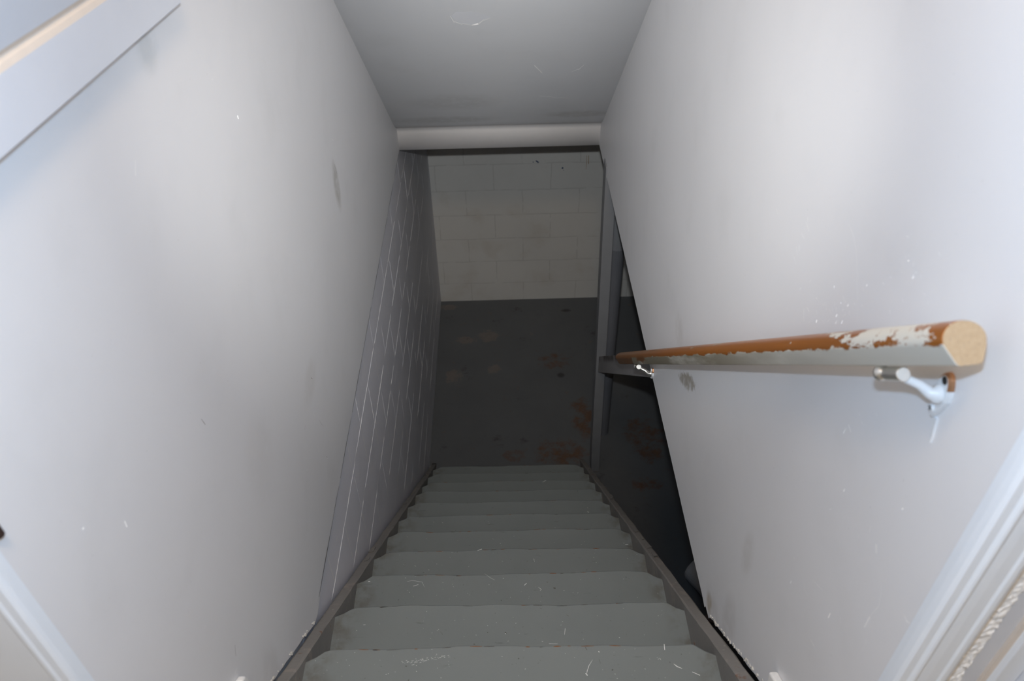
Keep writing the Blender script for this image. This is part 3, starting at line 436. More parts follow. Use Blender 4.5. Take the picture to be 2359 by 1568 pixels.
T_DARK= {2: [([(0.116, 1.297), (0.122, 1.295)], 0.00347), ([(0.097, 1.316), (0.101, 1.316)], 0.00149), ([(-0.336, 1.319), (-0.331, 1.318)], 0.0004), ([(-0.424, 1.354), (-0.422, 1.353)], 0.0003), ([(-0.38, 1.296), (-0.378, 1.298)], 0.00066), ([(-0.408, 1.29), (-0.406, 1.288)], 0.00051), ([(-0.159, 1.332), (-0.155, 1.332)], 0.00055), ([(-0.176, 1.335), (-0.173, 1.336)], 0.00063), ([(0.302, 1.263), (0.304, 1.264)], 0.00072), ([(-0.04, 1.293), (-0.038, 1.292)], 0.0005), ([(-0.274, 1.31), (-0.272, 1.311)], 0.00046), ([(-0.064, 1.316), (-0.062, 1.315)], 0.00053), ([(-0.12, 1.291), (-0.118, 1.292)], 0.00046), ([(-0.021, 1.266), (-0.018, 1.266)], 0.00057), ([(0.26, 1.307), (0.263, 1.308)], 0.00031), ([(-0.416, 1.356), (-0.413, 1.357)], 0.00055), ([(0.222, 1.296), (0.226, 1.297)], 0.00038), ([(0.305, 1.284), (0.307, 1.284)], 0.00069), ([(-0.42, 1.28), (-0.418, 1.278)], 0.00054), ([(-0.365, 1.332), (-0.362, 1.332)], 0.00065), ([(0.327, 1.315), (0.331, 1.313)], 0.00038), ([(0.294, 1.314), (0.297, 1.313)], 0.00054), ([(0.337, 1.322), (0.339, 1.32)], 0.00058), ([(0.382, 1.312), (0.385, 1.311)], 0.00064), ([(0.008, 1.339), (0.011, 1.338)], 0.00069), ([(-0.398, 1.322), (-0.393, 1.321)], 0.00057)], 1: [([(0.067, 1.112), (0.071, 1.111)], 0.0009), ([(-0.024, 1.05), (-0.02, 1.046)], 0.00224), ([(0.133, 1.092), (0.139, 1.088)], 0.00072), ([(-0.185, 1.056), (-0.179, 1.048)], 0.00072), ([(-0.175, 1.06), (-0.17, 1.06)], 0.00039), ([(0.054, 1.106), (0.057, 1.106)], 0.00044), ([(0.192, 1.047), (0.195, 1.046)], 0.00033), ([(-0.274, 1.098), (-0.272, 1.096)], 0.00061), ([(0.323, 1.068), (0.327, 1.067)], 0.00058), ([(0.278, 1.043), (0.279, 1.043)], 0.00037), ([(0.019, 1.062), (0.023, 1.063)], 0.00066), ([(-0.292, 1.052), (-0.29, 1.052)], 0.00052), ([(-0.38, 1.074), (-0.377, 1.074)], 0.00031), ([(0.083, 1.088), (0.085, 1.089)], 0.0005), ([(-0.031, 1.08), (-0.029, 1.081)], 0.00052), ([(-0.088, 1.101), (-0.085, 1.101)], 0.00041), ([(0.384, 1.053), (0.385, 1.053)], 0.00038), ([(0.277, 1.034), (0.279, 1.035)], 0.00054), ([(-0.002, 1.086), (0.001, 1.087)], 0.00046), ([(0.049, 1.027), (0.052, 1.027)], 0.00028), ([(-0.002, 1.063), (0.002, 1.063)], 0.00065), ([(0.166, 1.043), (0.171, 1.041)], 0.00032), ([(0.324, 1.055), (0.327, 1.057)], 0.0003), ([(0.241, 1.073), (0.245, 1.071)], 0.00049), ([(0.068, 1.058), (0.071, 1.056)], 0.00067), ([(-0.143, 1.081), (-0.141, 1.082)], 0.00033), ([(-0.268, 1.055), (-0.267, 1.054)], 0.00066), ([(-0.081, 1.026), (-0.079, 1.026)], 0.00033)], 0: [([(0.181, 0.867), (0.183, 0.857)], 0.00056), ([(0.154, 0.895), (0.157, 0.888)], 0.0012), ([(-0.294, 0.855), (-0.293, 0.854)], 0.00047), ([(0.001, 0.863), (0.003, 0.861)], 0.00044), ([(0.323, 0.879), (0.325, 0.88)], 0.00036), ([(0.342, 0.878), (0.344, 0.877)], 0.00035), ([(-0.156, 0.887), (-0.155, 0.887)], 0.00044), ([(-0.209, 0.864), (-0.206, 0.863)], 0.00033), ([(-0.199, 0.841), (-0.197, 0.84)], 0.00036), ([(0.053, 0.869), (0.055, 0.867)], 0.00042), ([(-0.038, 0.848), (-0.036, 0.848)], 0.00025), ([(0.219, 0.854), (0.223, 0.854)], 0.00056), ([(0.213, 0.874), (0.217, 0.875)], 0.00047), ([(0.19, 0.84), (0.192, 0.84)], 0.00031), ([(0.274, 0.846), (0.277, 0.846)], 0.0004), ([(0.301, 0.821), (0.304, 0.82)], 0.00056), ([(-0.133, 0.879), (-0.13, 0.878)], 0.00052), ([(0.146, 0.864), (0.147, 0.863)], 0.00055), ([(0.016, 0.874), (0.019, 0.875)], 0.00031), ([(0.048, 0.861), (0.051, 0.863)], 0.00058), ([(-0.163, 0.867), (-0.162, 0.867)], 0.00042), ([(0.313, 0.874), (0.314, 0.873)], 0.00057), ([(-0.009, 0.861), (-0.005, 0.861)], 0.0004), ([(-0.055, 0.882), (-0.053, 0.882)], 0.00026), ([(-0.033, 0.842), (-0.03, 0.843)], 0.00037), ([(0.251, 0.821), (0.253, 0.822)], 0.00054)], 3: [([(-0.363, 1.545), (-0.359, 1.544)], 0.00057), ([(-0.443, 1.523), (-0.439, 1.525)], 0.00063), ([(-0.193, 1.567), (-0.189, 1.569)], 0.00078), ([(0.075, 1.547), (0.081, 1.547)], 0.00033), ([(0.243, 1.558), (0.245, 1.558)], 0.00065), ([(0.484, 1.491), (0.486, 1.491)], 0.00038), ([(0.219, 1.53), (0.223, 1.532)], 0.00057), ([(-0.07, 1.57), (-0.066, 1.567)], 0.00069), ([(0.504, 1.546), (0.508, 1.545)], 0.00055), ([(0.326, 1.527), (0.327, 1.527)], 0.00074), ([(-0.141, 1.527), (-0.139, 1.524)], 0.00081), ([(-0.526, 1.539), (-0.52, 1.539)], 0.00037), ([(0.246, 1.523), (0.249, 1.526)], 0.00044), ([(0.341, 1.523), (0.345, 1.522)], 0.00051), ([(0.278, 1.505), (0.279, 1.505)], 0.00034), ([(0.004, 1.5), (0.009, 1.5)], 0.00078), ([(-0.354, 1.528), (-0.349, 1.531)], 0.00045), ([(0.038, 1.493), (0.04, 1.493)], 0.00076), ([(-0.354, 1.518), (-0.35, 1.517)], 0.00049), ([(0.113, 1.555), (0.115, 1.553)], 0.00038), ([(0.046, 1.562), (0.051, 1.561)], 0.00039), ([(0.409, 1.506), (0.414, 1.508)], 0.00073), ([(0.215, 1.533), (0.216, 1.532)], 0.00043), ([(0.31, 1.515), (0.313, 1.515)], 0.00046)]}
# ---------------------------------------------------------------- geometry constants
rnd = random.Random(7)
XL, XR = -.487, .469
SL = .2/.2234                       # slope of the flight
YH, ZB = 3.51, 2.017                # header face, underside level of the upper walls
YF = 4.945                          # far basement wall
ZL = 2.349                          # landing
def stz(y): return 2.149 - SL*(y-.897)      # stringer top line
def clz(y): return CAMZ + 1.4514 - SL*y     # sloped ceiling

# ---------------------------------------------------------------- setting
bm = nbm(); box(bm, -.75, 3.2, .2, YF+.1, -.12, 0); struct(obj('floor', bm, M_floor))
bm = nbm(); box(bm, -.75, 3.2, YF, YF+.15, 0, 2.3)
ffn = lambda u, v, h: (u, YF - h, v)
marks(bm, [([(.232, 1.186), (.243, 1.178), (.252, 1.170)], .016), ([(.212, 1.178), (.218, 1.174)], .008), ([(.412, 1.128), (.421, 1.121)], .016), ([(.424, 1.110), (.426, 1.106)], .006)], ffn, 1, rnd)
marks(bm, [([(.577, 1.215), (.580, 1.16), (.578, 1.11)], .006), ([(.592, 1.215), (.594, 1.15)], .005)], ffn, 2, rnd)
struct(obj('wall_far', bm, [M_blockF, M_blue, M_brown]))
bm = nbm(); box(bm, -.66, -.499, .2, YF, 0, ZB+.04)
# ridges of paint standing on the mortar joints
def ridge(p, q, w):
    (u0, v0), (u1, v1) = p, q
    d = Vector((u1-u0, v1-v0)).normalized(); nn = Vector((-d.y, d.x))
    n = max(2, int(math.hypot(u1-u0, v1-v0)/.018)); row = []
    for i in range(n+1):
        f = i/n; c = Vector((u0+(u1-u0)*f, v0+(v1-v0)*f)) + nn*rnd.uniform(-.0016, .0016)
        k = w*rnd.uniform(.55, 1.25)*(.25 if i in (0, n) else 1)
        a, e = c + nn*k, c - nn*k
        row.append([bm.verts.new((-.4988, a.x, a.y)), bm.verts.new((-.4988+k*.6, c.x, c.y)), bm.verts.new((-.4988, e.x, e.y))])
    for A_, B_ in zip(row, row[1:]):
        for k in range(2): bm.faces.new((A_[k], A_[k+1], B_[k+1], B_[k])).material_index = rnd.random() < .28
for r in range(11):
    zz = 1.84 - .2*r + (.2 if r == 10 else 0)
    if r == 10: zz = 2.04
    y = .9 + rnd.uniform(0, .3)
    while y < YF-.15:
        L = rnd.uniform(.10, .7)
        if zz > .1 and y+L < YF-.02: ridge((y, zz), (y+L, zz+rnd.uniform(-.004, .004)), rnd.uniform(.0015, .0026) if r < 3 else rnd.uniform(.001, .002))
        y += L + (rnd.uniform(.01, .10) if r < 3 else rnd.uniform(.05, .35))
    off = 1.48 + (.2 if r % 2 else 0) - .4
    for k in range(9):
        yy = off + .4*k
        if .95 < yy < YF-.05 and zz < 1.9 and rnd.random() < (.85 if r < 4 else .45):
            ridge((yy, zz+.005), (yy+rnd.uniform(-.006, .006), zz + rnd.uniform(.10, .195)), rnd.uniform(.001, .002))
struct(obj('wall_left_basement', bm, [M_blockL, M_chip]))
bm = nbm(); box(bm, 3.2, 3.35, .2, YF+.1, 0, 2.3); struct(obj('wall_right_basement', bm, M_blockF))
bm = nbm(); box(bm, -.75, 3.2, .1, .2, 0, ZL-.05); struct(obj('wall_near_basement', bm, M_blockF))

def ragged(y0, y1, zf, step, amp):
    n = max(2, int(abs(y1-y0)/step)); out = []
    for i in range(n+1):
        y = y0 + (y1-y0)*i/n
        out.append((y, zf(y) + rnd.uniform(-amp, amp)))
    return out

YD = .45
YW = {-1: .4575, 1: .489}
def plaster_wall(name, x, sgn, ymeet, marks_w, marks_d, mat, extra):
    pts = [(YW[sgn], 4.95), (YW[sgn], ZL)]
    pts += [(.668, ZL), (.690, ZL-.02)]
    pts += ragged(.72, ymeet, lambda y: stz(y)+.003, .02, .0035)
    pts += extra
    pts += ragged(ymeet+.10, YH+.02, lambda y: ZB, .12, .0012)
    pts += [(YH+.02, clz(YH)+.35)]
    bm = nbm()
    d = .012 if sgn < 0 else .11
    prism(bm, pts, lambda u, v, t: (x + (-t if sgn < 0 else t), u, v), d, 0, 2 if sgn > 0 else 0)
    fn = lambda u, v, h: (x - sgn*h, u, v)
    marks(bm, marks_w, fn, 1, rnd, tilt=.0009)
    marks(bm, marks_d, fn, 3, rnd)
    if sgn < 0:     # open seam along the plaster's lower edge
        y = 1.12
        while y < 3.45:
            L = rnd.uniform(.08, .3); marks(bm, [([(y, ZB+.002), (y+L*.5, ZB+.0035), (y+L, ZB+.002)], rnd.uniform(.002, .005))], fn, 3, rnd); y += L*rnd.uniform(.9, 1.2)
    # crumbs of broken plaster along the edge above the stringer
    for k in range(40 if sgn > 0 else 24):
        y = rnd.uniform(.72, ymeet); zz = stz(y) + rnd.uniform(.007, .014)
        a = rnd.uniform(0, 6.3); r = rnd.uniform(.0015, .005)
        q = [(y + r*rnd.uniform(.5, 1.2)*math.cos(a+i*1.26), zz + r*rnd.uniform(.5, 1.2)*math.sin(a+i*1.26)) for i in range(5)]
        prism(bm, q, lambda u, v, t: (x - sgn*t, u, v), rnd.uniform(.001, .004), 2)
    return struct(obj(name, bm, [mat, M_chip, M_crumb, M_dark]))
plaster_wall('wall_left', XL, -1, 1.05, L_WHITE, L_DARK, M_wallL, [(1.085, 2.0), (1.13, 2.012)])
plaster_wall('wall_right', XR, 1, 1.02, R_WHITE, [], M_wallR, [(1.025, 2.028), (1.06, 2.026), (1.064, 2.013), (1.10, 2.018)])
# backing of the left plaster (the thickness of the house wall above the block)
bm = nbm(); box(bm, -.66, XL-.012, YD, YH+1.4, ZB+.04, 4.95); struct(obj('wall_left_upper', bm, M_wallL))

# sloped plaster soffit with its rolled lower edge and short vertical header
bm = nbm()
prof = [(YD, clz(YD))]
prof += [(YD+(3.42-YD)*i/12, clz(YD+(3.42-YD)*i/12)) for i in range(1, 13)]
zc = clz(3.42)
prof += [(3.445, zc-.020), (3.468, zc-.036), (3.488, zc-.046), (3.503, zc-.060), (3.510, zc-.080), (3.512, ZB)]
top = [(3.60, ZB), (3.60, ZB+.35), (YD, clz(YD)+.25)]
pts = prof + top
n = len(pts)
A = [bm.verts.new((XL-.001, y, z)) for y, z in pts]; B = [bm.verts.new((XR+.001, y, z)) for y, z in pts]
bm.faces.new(A); bm.faces.new(B[::-1])
for i in range(n):
    f = bm.faces.new((A[i], B[i], B[(i+1) % n], A[(i+1) % n]))
    f.material_index = 0 if i < 14 else 1
    f.smooth = i < len(prof)-1
cfn = lambda u, v, h: (u, v, clz(v) - h)
f = bm.faces.new([bm.verts.new(cfn(u, v, .0006)) for u, v in C_PATCH]); f.material_index = 2
marks(bm, [(p, w*1.5) for p, w in C_WHITE], lambda u, v, h: (u, v, clz(v) - h - .0008), 3, rnd, tilt=.003, axis=1)
struct(obj('ceiling', bm, [M_ceil, M_header, M_patch, M_chip]))
# basement ceiling beyond the stairwell
bm = nbm(); box(bm, -.66, 3.2, 3.60, YF+.1, ZB+.12, ZB+.3); box(bm, XR+.11, 3.2, .2, 3.60, ZB+.05, ZB+.3)
struct(obj('ceiling_basement', bm, M_bceil))

# landing floor and the door opening the photographer stands in
bm = nbm(); box(bm, -1.5, 1.5, -1.6, YD, ZL-.15, ZL); box(bm, XL, XR, YD, .668, ZL-.05, ZL, 0)
struct(obj('floor_landing', bm, M_landing))
# the room behind the photographer
bm = nbm(); box(bm, -1.6, 1.6, -1.7, -1.6, ZL-.1, 5.05); struct(obj('wall_room_back', bm, M_room))
bm = nbm(); box(bm, -1.6, -1.5, -1.6, YD, ZL-.1, 5.05); struct(obj('wall_room_left', bm, M_room))
bm = nbm(); box(bm, 1.5, 1.6, -1.6, YD, ZL-.1, 5.05); struct(obj('wall_room_right', bm, M_room))
bm = nbm(); box(bm, -1.5, 1.5, -1.6, YD+.02, 4.95, 5.05); struct(obj('ceiling_room', bm, M_room))
bm = nbm(); box(bm, -1.5, -.66, YD-.0, YD+.12, ZL, 4.95); struct(obj('wall_door_left', bm, M_jamb))
bm = nbm(); box(bm, .62, 1.5, YD-.0, YD+.12, ZL, 4.95); struct(obj('wall_door_right', bm, M_jamb))

# door casing right: moulded profile standing on the jamb, (offset outward, depth towards the room)
def casing(name, x0, y0, sgn, prof, mats):
    bm = nbm()
    z0, z1 = ZL, 4.6
    P0 = [(x0 + sgn*u, y0 - v) for u, v, m in prof]
    a = [bm.verts.new((x, y, z0)) for x, y in P0]; b = [bm.verts.new((x, y, z1)) for x, y in P0]
    for i in range(len(prof)-1):
        bm.faces.new((a[i], a[i+1], b[i+1], b[i])).material_index = prof[i][2]
    e0 = (x0 + sgn*prof[-1][0], y0 - prof[0][1])
    c = [bm.verts.new((*e0, z0)), bm.verts.new((*e0, z1))]
    bm.faces.new((a[-1], c[0], c[1], b[-1])); bm.faces.new((c[0], a[0], b[0], c[1]))
    bm.faces.new(a + [c[0]]); bm.faces.new(b + [c[1]])
    return struct(obj(name, bm, mats))
casing('trim_1', XR-.0012, .470, 1, [(0, -.022, 0), (0, -.012, 0), (.001, -.003, 0), (.004, .002, 0), (.012, .003, 0), (.0150, .0065, 0), (.0175, .0075, 0), (.020, .006, 0), (.024, .004, 0), (.034, .0055, 0), (.046, .006, 0), (.0485, .0085, 0), (.053, .009, 0), (.058, .0065, 0), (.063, .003, 0),
    (.0665, -.008, 0), (.070, -.010, 0)], [M_trim])
bm = nbm()
# flaking caulk strip, jamb board and worn edge beyond the casing
def strip(bm, x0, x1, y0, mi, z0=ZL, z1=4.6, rough=0, nz=1, nx=1):
    G = [[bm.verts.new((x0+(x1-x0)*i/nx + (rnd.uniform(-.0012, .0012) if rough and i in (0, nx) else 0), y0 + (rnd.uniform(-rough, rough) if rough else 0), z0+(z1-z0)*k/nz)) for i in range(nx+1)] for k in range(nz+1)]
    for k in range(nz):
        for i in range(nx):
            bm.faces.new((G[k][i], G[k][i+1], G[k+1][i+1], G[k+1][i])).material_index = mi
box(bm, XR+.0665, .62, .482, .50, ZL, 4.6, 0)
strip(bm, XR+.071, XR+.092, .4795, 1, z0=2.6, z1=3.5, rough=.0014, nz=200, nx=7)
box(bm, XR+.117, XR+.124, .477, .49, ZL, 4.6, 2)
box(bm, XR+.124, XR+.150, .468, .49, ZL, 4.6, 3)
struct(obj('trim_2', bm, [M_jamb, M_trimworn, M_beige, M_trim]))
casing('trim_3', XL+.003, .437, -1, [(0, -.021, 0), (0, -.007, 0), (.001, -.003, 0), (.004, .0, 0), (.011, .0012, 0), (.0135, .0032, 0), (.016, .0036, 0), (.019, .003, 0), (.2, .003, 0)], [M_trim])

# baseboard stubs on the landing
def stub(name, pts, x, sgn, t):
    bm = nbm()
    prism(bm, pts, lambda u, v, d: (x - sgn*d, u, v), t, 0)
    o = obj(name, bm, [M_trimworn], bevel=.004)
    return struct(o)
stub('baseboard_left', [(YD+.05, ZL), (.700, ZL), (.703, ZL+.085), (.698, ZL+.101), (.686, ZL+.109), (YD+.05, ZL+.112)], XL, -1, .014)
stub('baseboard_right', [(YD+.05, ZL), (.691, ZL), (.693, ZL+.050), (.697, ZL+.062), (.660, ZL+.085), (YD+.05, ZL+.085)], XR, 1, .016)

# ---------------------------------------------------------------- staircase
st = thing('staircase', 'steep basement staircase of grey painted wooden treads with clipped corners', 'stairs', (0, .9, 0))
inv = Matrix.Translation((0, -.9, 0))
def spart(name, bm, mats, bevel=0):
    bmesh.ops.transform(bm, matrix=inv, verts=bm.verts)
    return obj(name, bm, mats, st, bevel=bevel)
for side in (-1, 1):
    xo, xi = ((XL+.003, -.4555), (XR-.006, .434))[side > 0]
    bm = nbm()
    yb = 3.30
    N = 60
    tops = []
    for i in range(N+1):
        y = .62 + (yb-.62)*i/N
        w = rnd.uniform(-.0012, .0012) + (rnd.uniform(-.004, .004) if y > 1.6 and i % 3 == 0 else 0)
        tops.append((y, stz(y) + w))
    bot = [(yb, max(.0, stz(yb)))]
    xs = [xo, xo+(xi-xo)*.15, xo+(xi-xo)*.85, xi]
    dz = [-.004, 0, 0, -.003]
    rows = []
    for (y, z) in tops:
        rows.append([bm.verts.new((xs[k] + rnd.uniform(-.001, .001), y, z+dz[k])) for k in range(4)])
    low = []
    for (y, z) in tops:
        zz = max(0.0, z-.34)
        low.append([bm.verts.new((xs[0], y, zz)), bm.verts.new((xs[3], y, zz))])
    for i in range(N):
        for k in range(3):
            bm.faces.new((rows[i][k], rows[i][k+1], rows[i+1][k+1], rows[i+1][k]))
        bm.faces.new((rows[i][0], rows[i+1][0], low[i+1][0], low[i][0]))
        bm.faces.new((rows[i][3], low[i][1], low[i+1][1], rows[i+1][3]))
        bm.faces.new((low[i][0], low[i+1][0], low[i+1][1], low[i][1]))
    for i in (0, N):
        bm.faces.new(rows[i] + [low[i][1], low[i][0]])
    # splinters and scab blocks nailed along the top
    for k in range(9 if side > 0 else 7):
        y = rnd.uniform(1.4, 3.0); z = stz(y); L = rnd.uniform(.02, .06)
        x = rnd.uniform(min(xo, xi)+.008, max(xo, xi)-.008); r = rnd.uniform(.004, .008)
        prism(bm, [(x-r, y-L/2), (x+r, y-L/2+.006), (x+r*.8, y+L/2), (x-r*.6, y+L/2-.004)], lambda u, v, t: (u, v, stz(v)-.002+t), rnd.uniform(.004, .009))
    spart('stringer', bm, M_str)
for k in range(-1, 11):
    yf, z = .905 + .2234*k, 2.149 - .2*k
    if k == -1: yf -= .002
    hw0, hw1 = -.4555, .4345
    cx, cy = (.048, .026) if k >= 0 else (.045, .022)
    tilt = 0.012*.0
    front = []
    nn = 26
    xa, xb = hw0 + cx + rnd.uniform(-.006, .006), hw1 - cx + rnd.uniform(-.006, .006)
    ph = [rnd.uniform(0, 6.3) for _ in range(3)]
    for i in range(nn+1):
        x = xa + (xb-xa)*i/nn
        front.append((x, yf + .0022*math.sin(x*9+ph[0]) + .0014*math.sin(x*23+ph[1]) + .0008*math.sin(x*57+ph[2]) - .012*(x/.45)*.55))
    cyl, cyr = cy + rnd.uniform(-.003, .003), cy + rnd.uniform(-.003, .003)
    back = yf - .262
    pts = [(hw0, back), (hw0, front[0][1]-cyl), (hw0+cx*.45, front[0][1]-cyl*.62), (hw0+cx*.8, front[0][1]-.004)] + front + \
          [(hw1-cx*.8, front[-1][1]-.004), (hw1-cx*.45, front[-1][1]-cyr*.62), (hw1, front[-1][1]-cyr), (hw1, back)]
    bm = nbm()
    T = .032
    rings = []
    cxm = 0; 
    def inset(p, d):
        x, y = p
        if y <= back+1e-6: return (x, y)
        return (x*(1-d/.45) if abs(x) > .44 and False else x, y - d)
    for d, zz in ((.0045, z), (.0012, z-.0025), (0, z-.006), (0, z-T+.004), (.004, z-T)):
        rings.append([bm.verts.new((*inset(p, d), zz)) for p in pts])
    bm.faces.new(rings[0][::-1]); bm.faces.new(rings[-1])
    m = len(pts)
    for r, (Aa, Bb) in enumerate(zip(rings, rings[1:])):
        for i in range(m):
            f = bm.faces.new((Aa[i], Aa[(i+1) % m], Bb[(i+1) % m], Bb[i])); f.material_index = 1 if r >= 1 else 0
    fn = lambda u, v, h, z=z: (u, v, z + h)
    if k in T_WHITE: marks(bm, T_WHITE[k], fn, 2, rnd)
    if k in T_DARK: marks(bm, T_DARK[k], fn, 3, rnd)
    if k >= 0:
        ru, dk = [], []
        for _ in range(14 if k < 5 else 5):
            i = rnd.randrange(2, nn-3); x, y = front[i]; L = rnd.uniform(.004, .03)
            x2 = x + L; y2 = y + (front[i+1][1]-y)*min(1, L/(front[i+1][0]-x))
            (ru if rnd.random() < .55 else dk).append(([(x, y-.0052), ((x+x2)/2, (y+y2)/2-.0050), (x2, y2-.0052)], rnd.uniform(.0010, .0026)))
        marks(bm, ru, fn, 4, rnd); marks(bm, dk, fn, 3, rnd)
    spart('tread', bm, [M_tread, M_edge, M_chip, M_dark, M_rust])
# risers, set back under each tread
for k in range(-1, 11):
    yf, z = .905 + .2234*k, 2.149 - .2*k
    bm = nbm(); box(bm, -.4555, .4345, yf-.048, yf-.028, max(z-.20, .0), z-.0325)
    spart('riser', bm, [M_tread])

# ---------------------------------------------------------------- wall handrail
AX = Vector((0, math.cos(math.atan(.903)), -math.sin(math.atan(.903))))
NR = Vector((0, -AX.z, AX.y))
ORG = Vector((.424, .553, CAMZ-.490))
hr = thing('handrail', 'worn orange varnished wooden handrail with flaking white paint on right wall', 'handrail')
hr.matrix_world = Matrix(((1, 0, 0, ORG.x), (0, AX.y, NR.y, ORG.y), (0, AX.z, NR.z, ORG.z), (0, 0, 0, 1)))
# local frame: x across, y down the rail, z off the flight
LEN = 2.27
sec = []
for i in range(15):                                   # rounded crown
    t = math.pi*(1.08 - 1.16*i/14)
    sec.append((.0205*math.cos(t)*1.02, .0035 + .0180*math.sin(t)))
sec += [(.0205, -.002), (.0165, -.0170), (.014, -.0198), (-.006, -.0215), (-.0085, -.0195), (-.0195, -.002)]
bm = nbm()
ys = [0, .003, .006] + [LEN*i/40 for i in range(1, 39)] + [LEN-.05, LEN-.03, LEN-.014, LEN-.004, LEN]
sc = [.985, .997, 1] + [1]*38 + [1, .97, .88, .70, .45]
rings = [[bm.verts.new((x*s, y, zz*s + (1-s)*.004)) for x, zz in sec] for y, s in zip(ys, sc)]
m = len(sec)
for Aa, Bb in zip(rings, rings[1:]):
    for i in range(m):
        f = bm.faces.new((Aa[i], Aa[(i+1) % m], Bb[(i+1) % m], Bb[i])); f.smooth = True
f = bm.faces.new(rings[0][::-1]); f.material_index = 1
bm.faces.new(rings[-1])
r_ = obj('rail', bm, [M_rail, M_end], hr)
for e in r_.data.edges: pass
TOL = .469 - .424                                       # rail centre to wall
def w2l(v): return hr.matrix_world.inverted() @ Vector(v)
def bracket(s, near):
    wp = ORG + AX*s + NR*(-.053); wp.x = XR
    zc = wp.z
    br = bpy.data.objects.new('bracket', None); COL.objects.link(br); br.parent = hr
    br['label'] = 'metal bracket, white painted plate and nickel saddle' if near else 'metal bracket at the lower end of the rail'
    br.location = w2l(wp); br.rotation_euler = (math.atan(.903), 0, 0)     # local frame upright again
    # frame: x towards wall(+), y forward, z up ; origin on the wall
    def rel(v): return Vector(v) - wp
    bm = nbm()
    pts = []
    hz0, hz1, hy = (-.036, .030, .0145) if near else (-.022, .022, .012)
    for i in range(24):
        t = 2*math.pi*i/24
        z = math.sin(t); pts.append((hy*math.cos(t)*(1 if z > -.2 else max(.25, 1+.55*z)), (hz1 if z > 0 else -hz0)*z))
    a = [bm.verts.new((0, u, v)) for u, v in pts]; b = [bm.verts.new((-.004, u*.96, v*.97)) for u, v in pts]; c = [bm.verts.new((-.0062, u*.78, v*.86)) for u, v in pts]
    for Aa, Bb in ((a, b), (b, c)):
        for i in range(24):
            bm.faces.new((Aa[i], Aa[(i+1) % 24], Bb[(i+1) % 24], Bb[i]))
    bm.faces.new(c); bm.faces.new(a[::-1])
    for f in bm.faces:
        if f.calc_center_median().z > .012: f.material_index = 1  # upper part of the plate is copper brown
    pl = obj('wall_plate', bm, [M_brpaint, M_platetop], br, smooth=False)
    for (yy, zz, hole) in (((0, .020, True), (.001, -.021, False)) if near else ((0, .015, False),)):
        bm = nbm()
        if hole: tube(bm, (-.0055, yy, zz), (-.0068, yy, zz), .0046, n=14)
        else:
            tube(bm, (-.005, yy, zz), (-.0085, yy, zz), .0052, .0042, n=14)
            box(bm, -.0090, -.0084, yy-.0035, yy+.0035, zz-.0005, zz+.0005, 1); box(bm, -.0090, -.0084, yy-.0005, yy+.0005, zz-.0035, zz+.0035, 1)
        o = obj('screw_hole' if hole else 'screw', bm, [M_hole] if hole else [M_brpaint, M_hole], br)
    # boss and arm out to below the rail
    under = rel(ORG + AX*(s+.004) + NR*(-.0325))
    under.x = -TOL - .001
    bm = nbm()
    sweep(bm, [(-.003, 0, .001), (-.010, .0, .001), (-.016, .0015, .001), under*.55 + Vector((0, 0, -.0005)), under*.82, under], [.0115, .0100, .0068, .0055, .0050, .0056], mi=0)
    ball(bm, (-.0085, -.001, -.001), .0090)
    obj('arm', bm, [M_brpaint if near else M_nickel], br, smooth=True)
    bm = nbm()
    p0 = rel(ORG + AX*(s-.004) + NR*(-.0305)); p1 = rel(ORG + AX*(s+.030) + NR*(-.0305))
    p0.x = p1.x = -TOL
    tube(bm, p0, p1, .0082, n=18)
    obj('saddle', bm, [M_nickel], br, smooth=False, bevel=.001)
    bm = nbm()
    tube(bm, p1, p1 + AX*.010, .0055, n=14)
    ball(bm, p1 + AX*.016 + NR*.001, .0096)
    obj('bolt', bm, [M_nickel], br, smooth=True)
    if near:
        bm = nbm()      # run of paint below the plate
        d = [(-.008, -.030), (-.010, -.040), (-.013, -.052), (-.014, -.062), (-.0125, -.060), (-.009, -.050), (-.004, -.042), (.004, -.034)]
        prism(bm, d, lambda u, v, t: (-t, u, v), .0022)
        obj('paint_drip', bm, [M_brpaint], br)
    return br
bracket(.121, True)
bracket(1.845, False)

# ---------------------------------------------------------------- board on the left wall
bd = thing('painted_board', 'white painted horizontal board with worn beige top edge on upper left wall', 'board', (XL, .85, CAMZ-.36))
bm = nbm()
t = .020
pf = [(0, 0), (t-.002, 0), (t, .002), (t, .064), (t-.002, .070), (t-.006, .074)]
pf2 = [(t-.006, .074), (t-.010, .0775), (t-.0145, .079), (0, .0795)]
pr = pf + [(t-.004, .077), (t-.002, .080), (.048, .20), (.048, .23), (0, .23)]  # upper part leans out, shaped to keep the lamp off so it greys
def bz(y): return -.05*(y+.0-.0)*0
y0, y1 = -.40, .385
nP = len(pr)
a = [bm.verts.new((u, y0, v + .024)) for u, v in pr]
b = [bm.verts.new((u, y1 - (.006 if False else 0), v - .022 + .0)) for u, v in pr]
for i in range(nP):
    f = bm.faces.new((a[i], a[(i+1) % nP], b[(i+1) % nP], b[i])); f.material_index = 1 if 3 <= i <= 6 else 0
bm.faces.new(a); bm.faces.new(b[::-1])
obj('board', bm, [M_jamb, M_beige], bd)

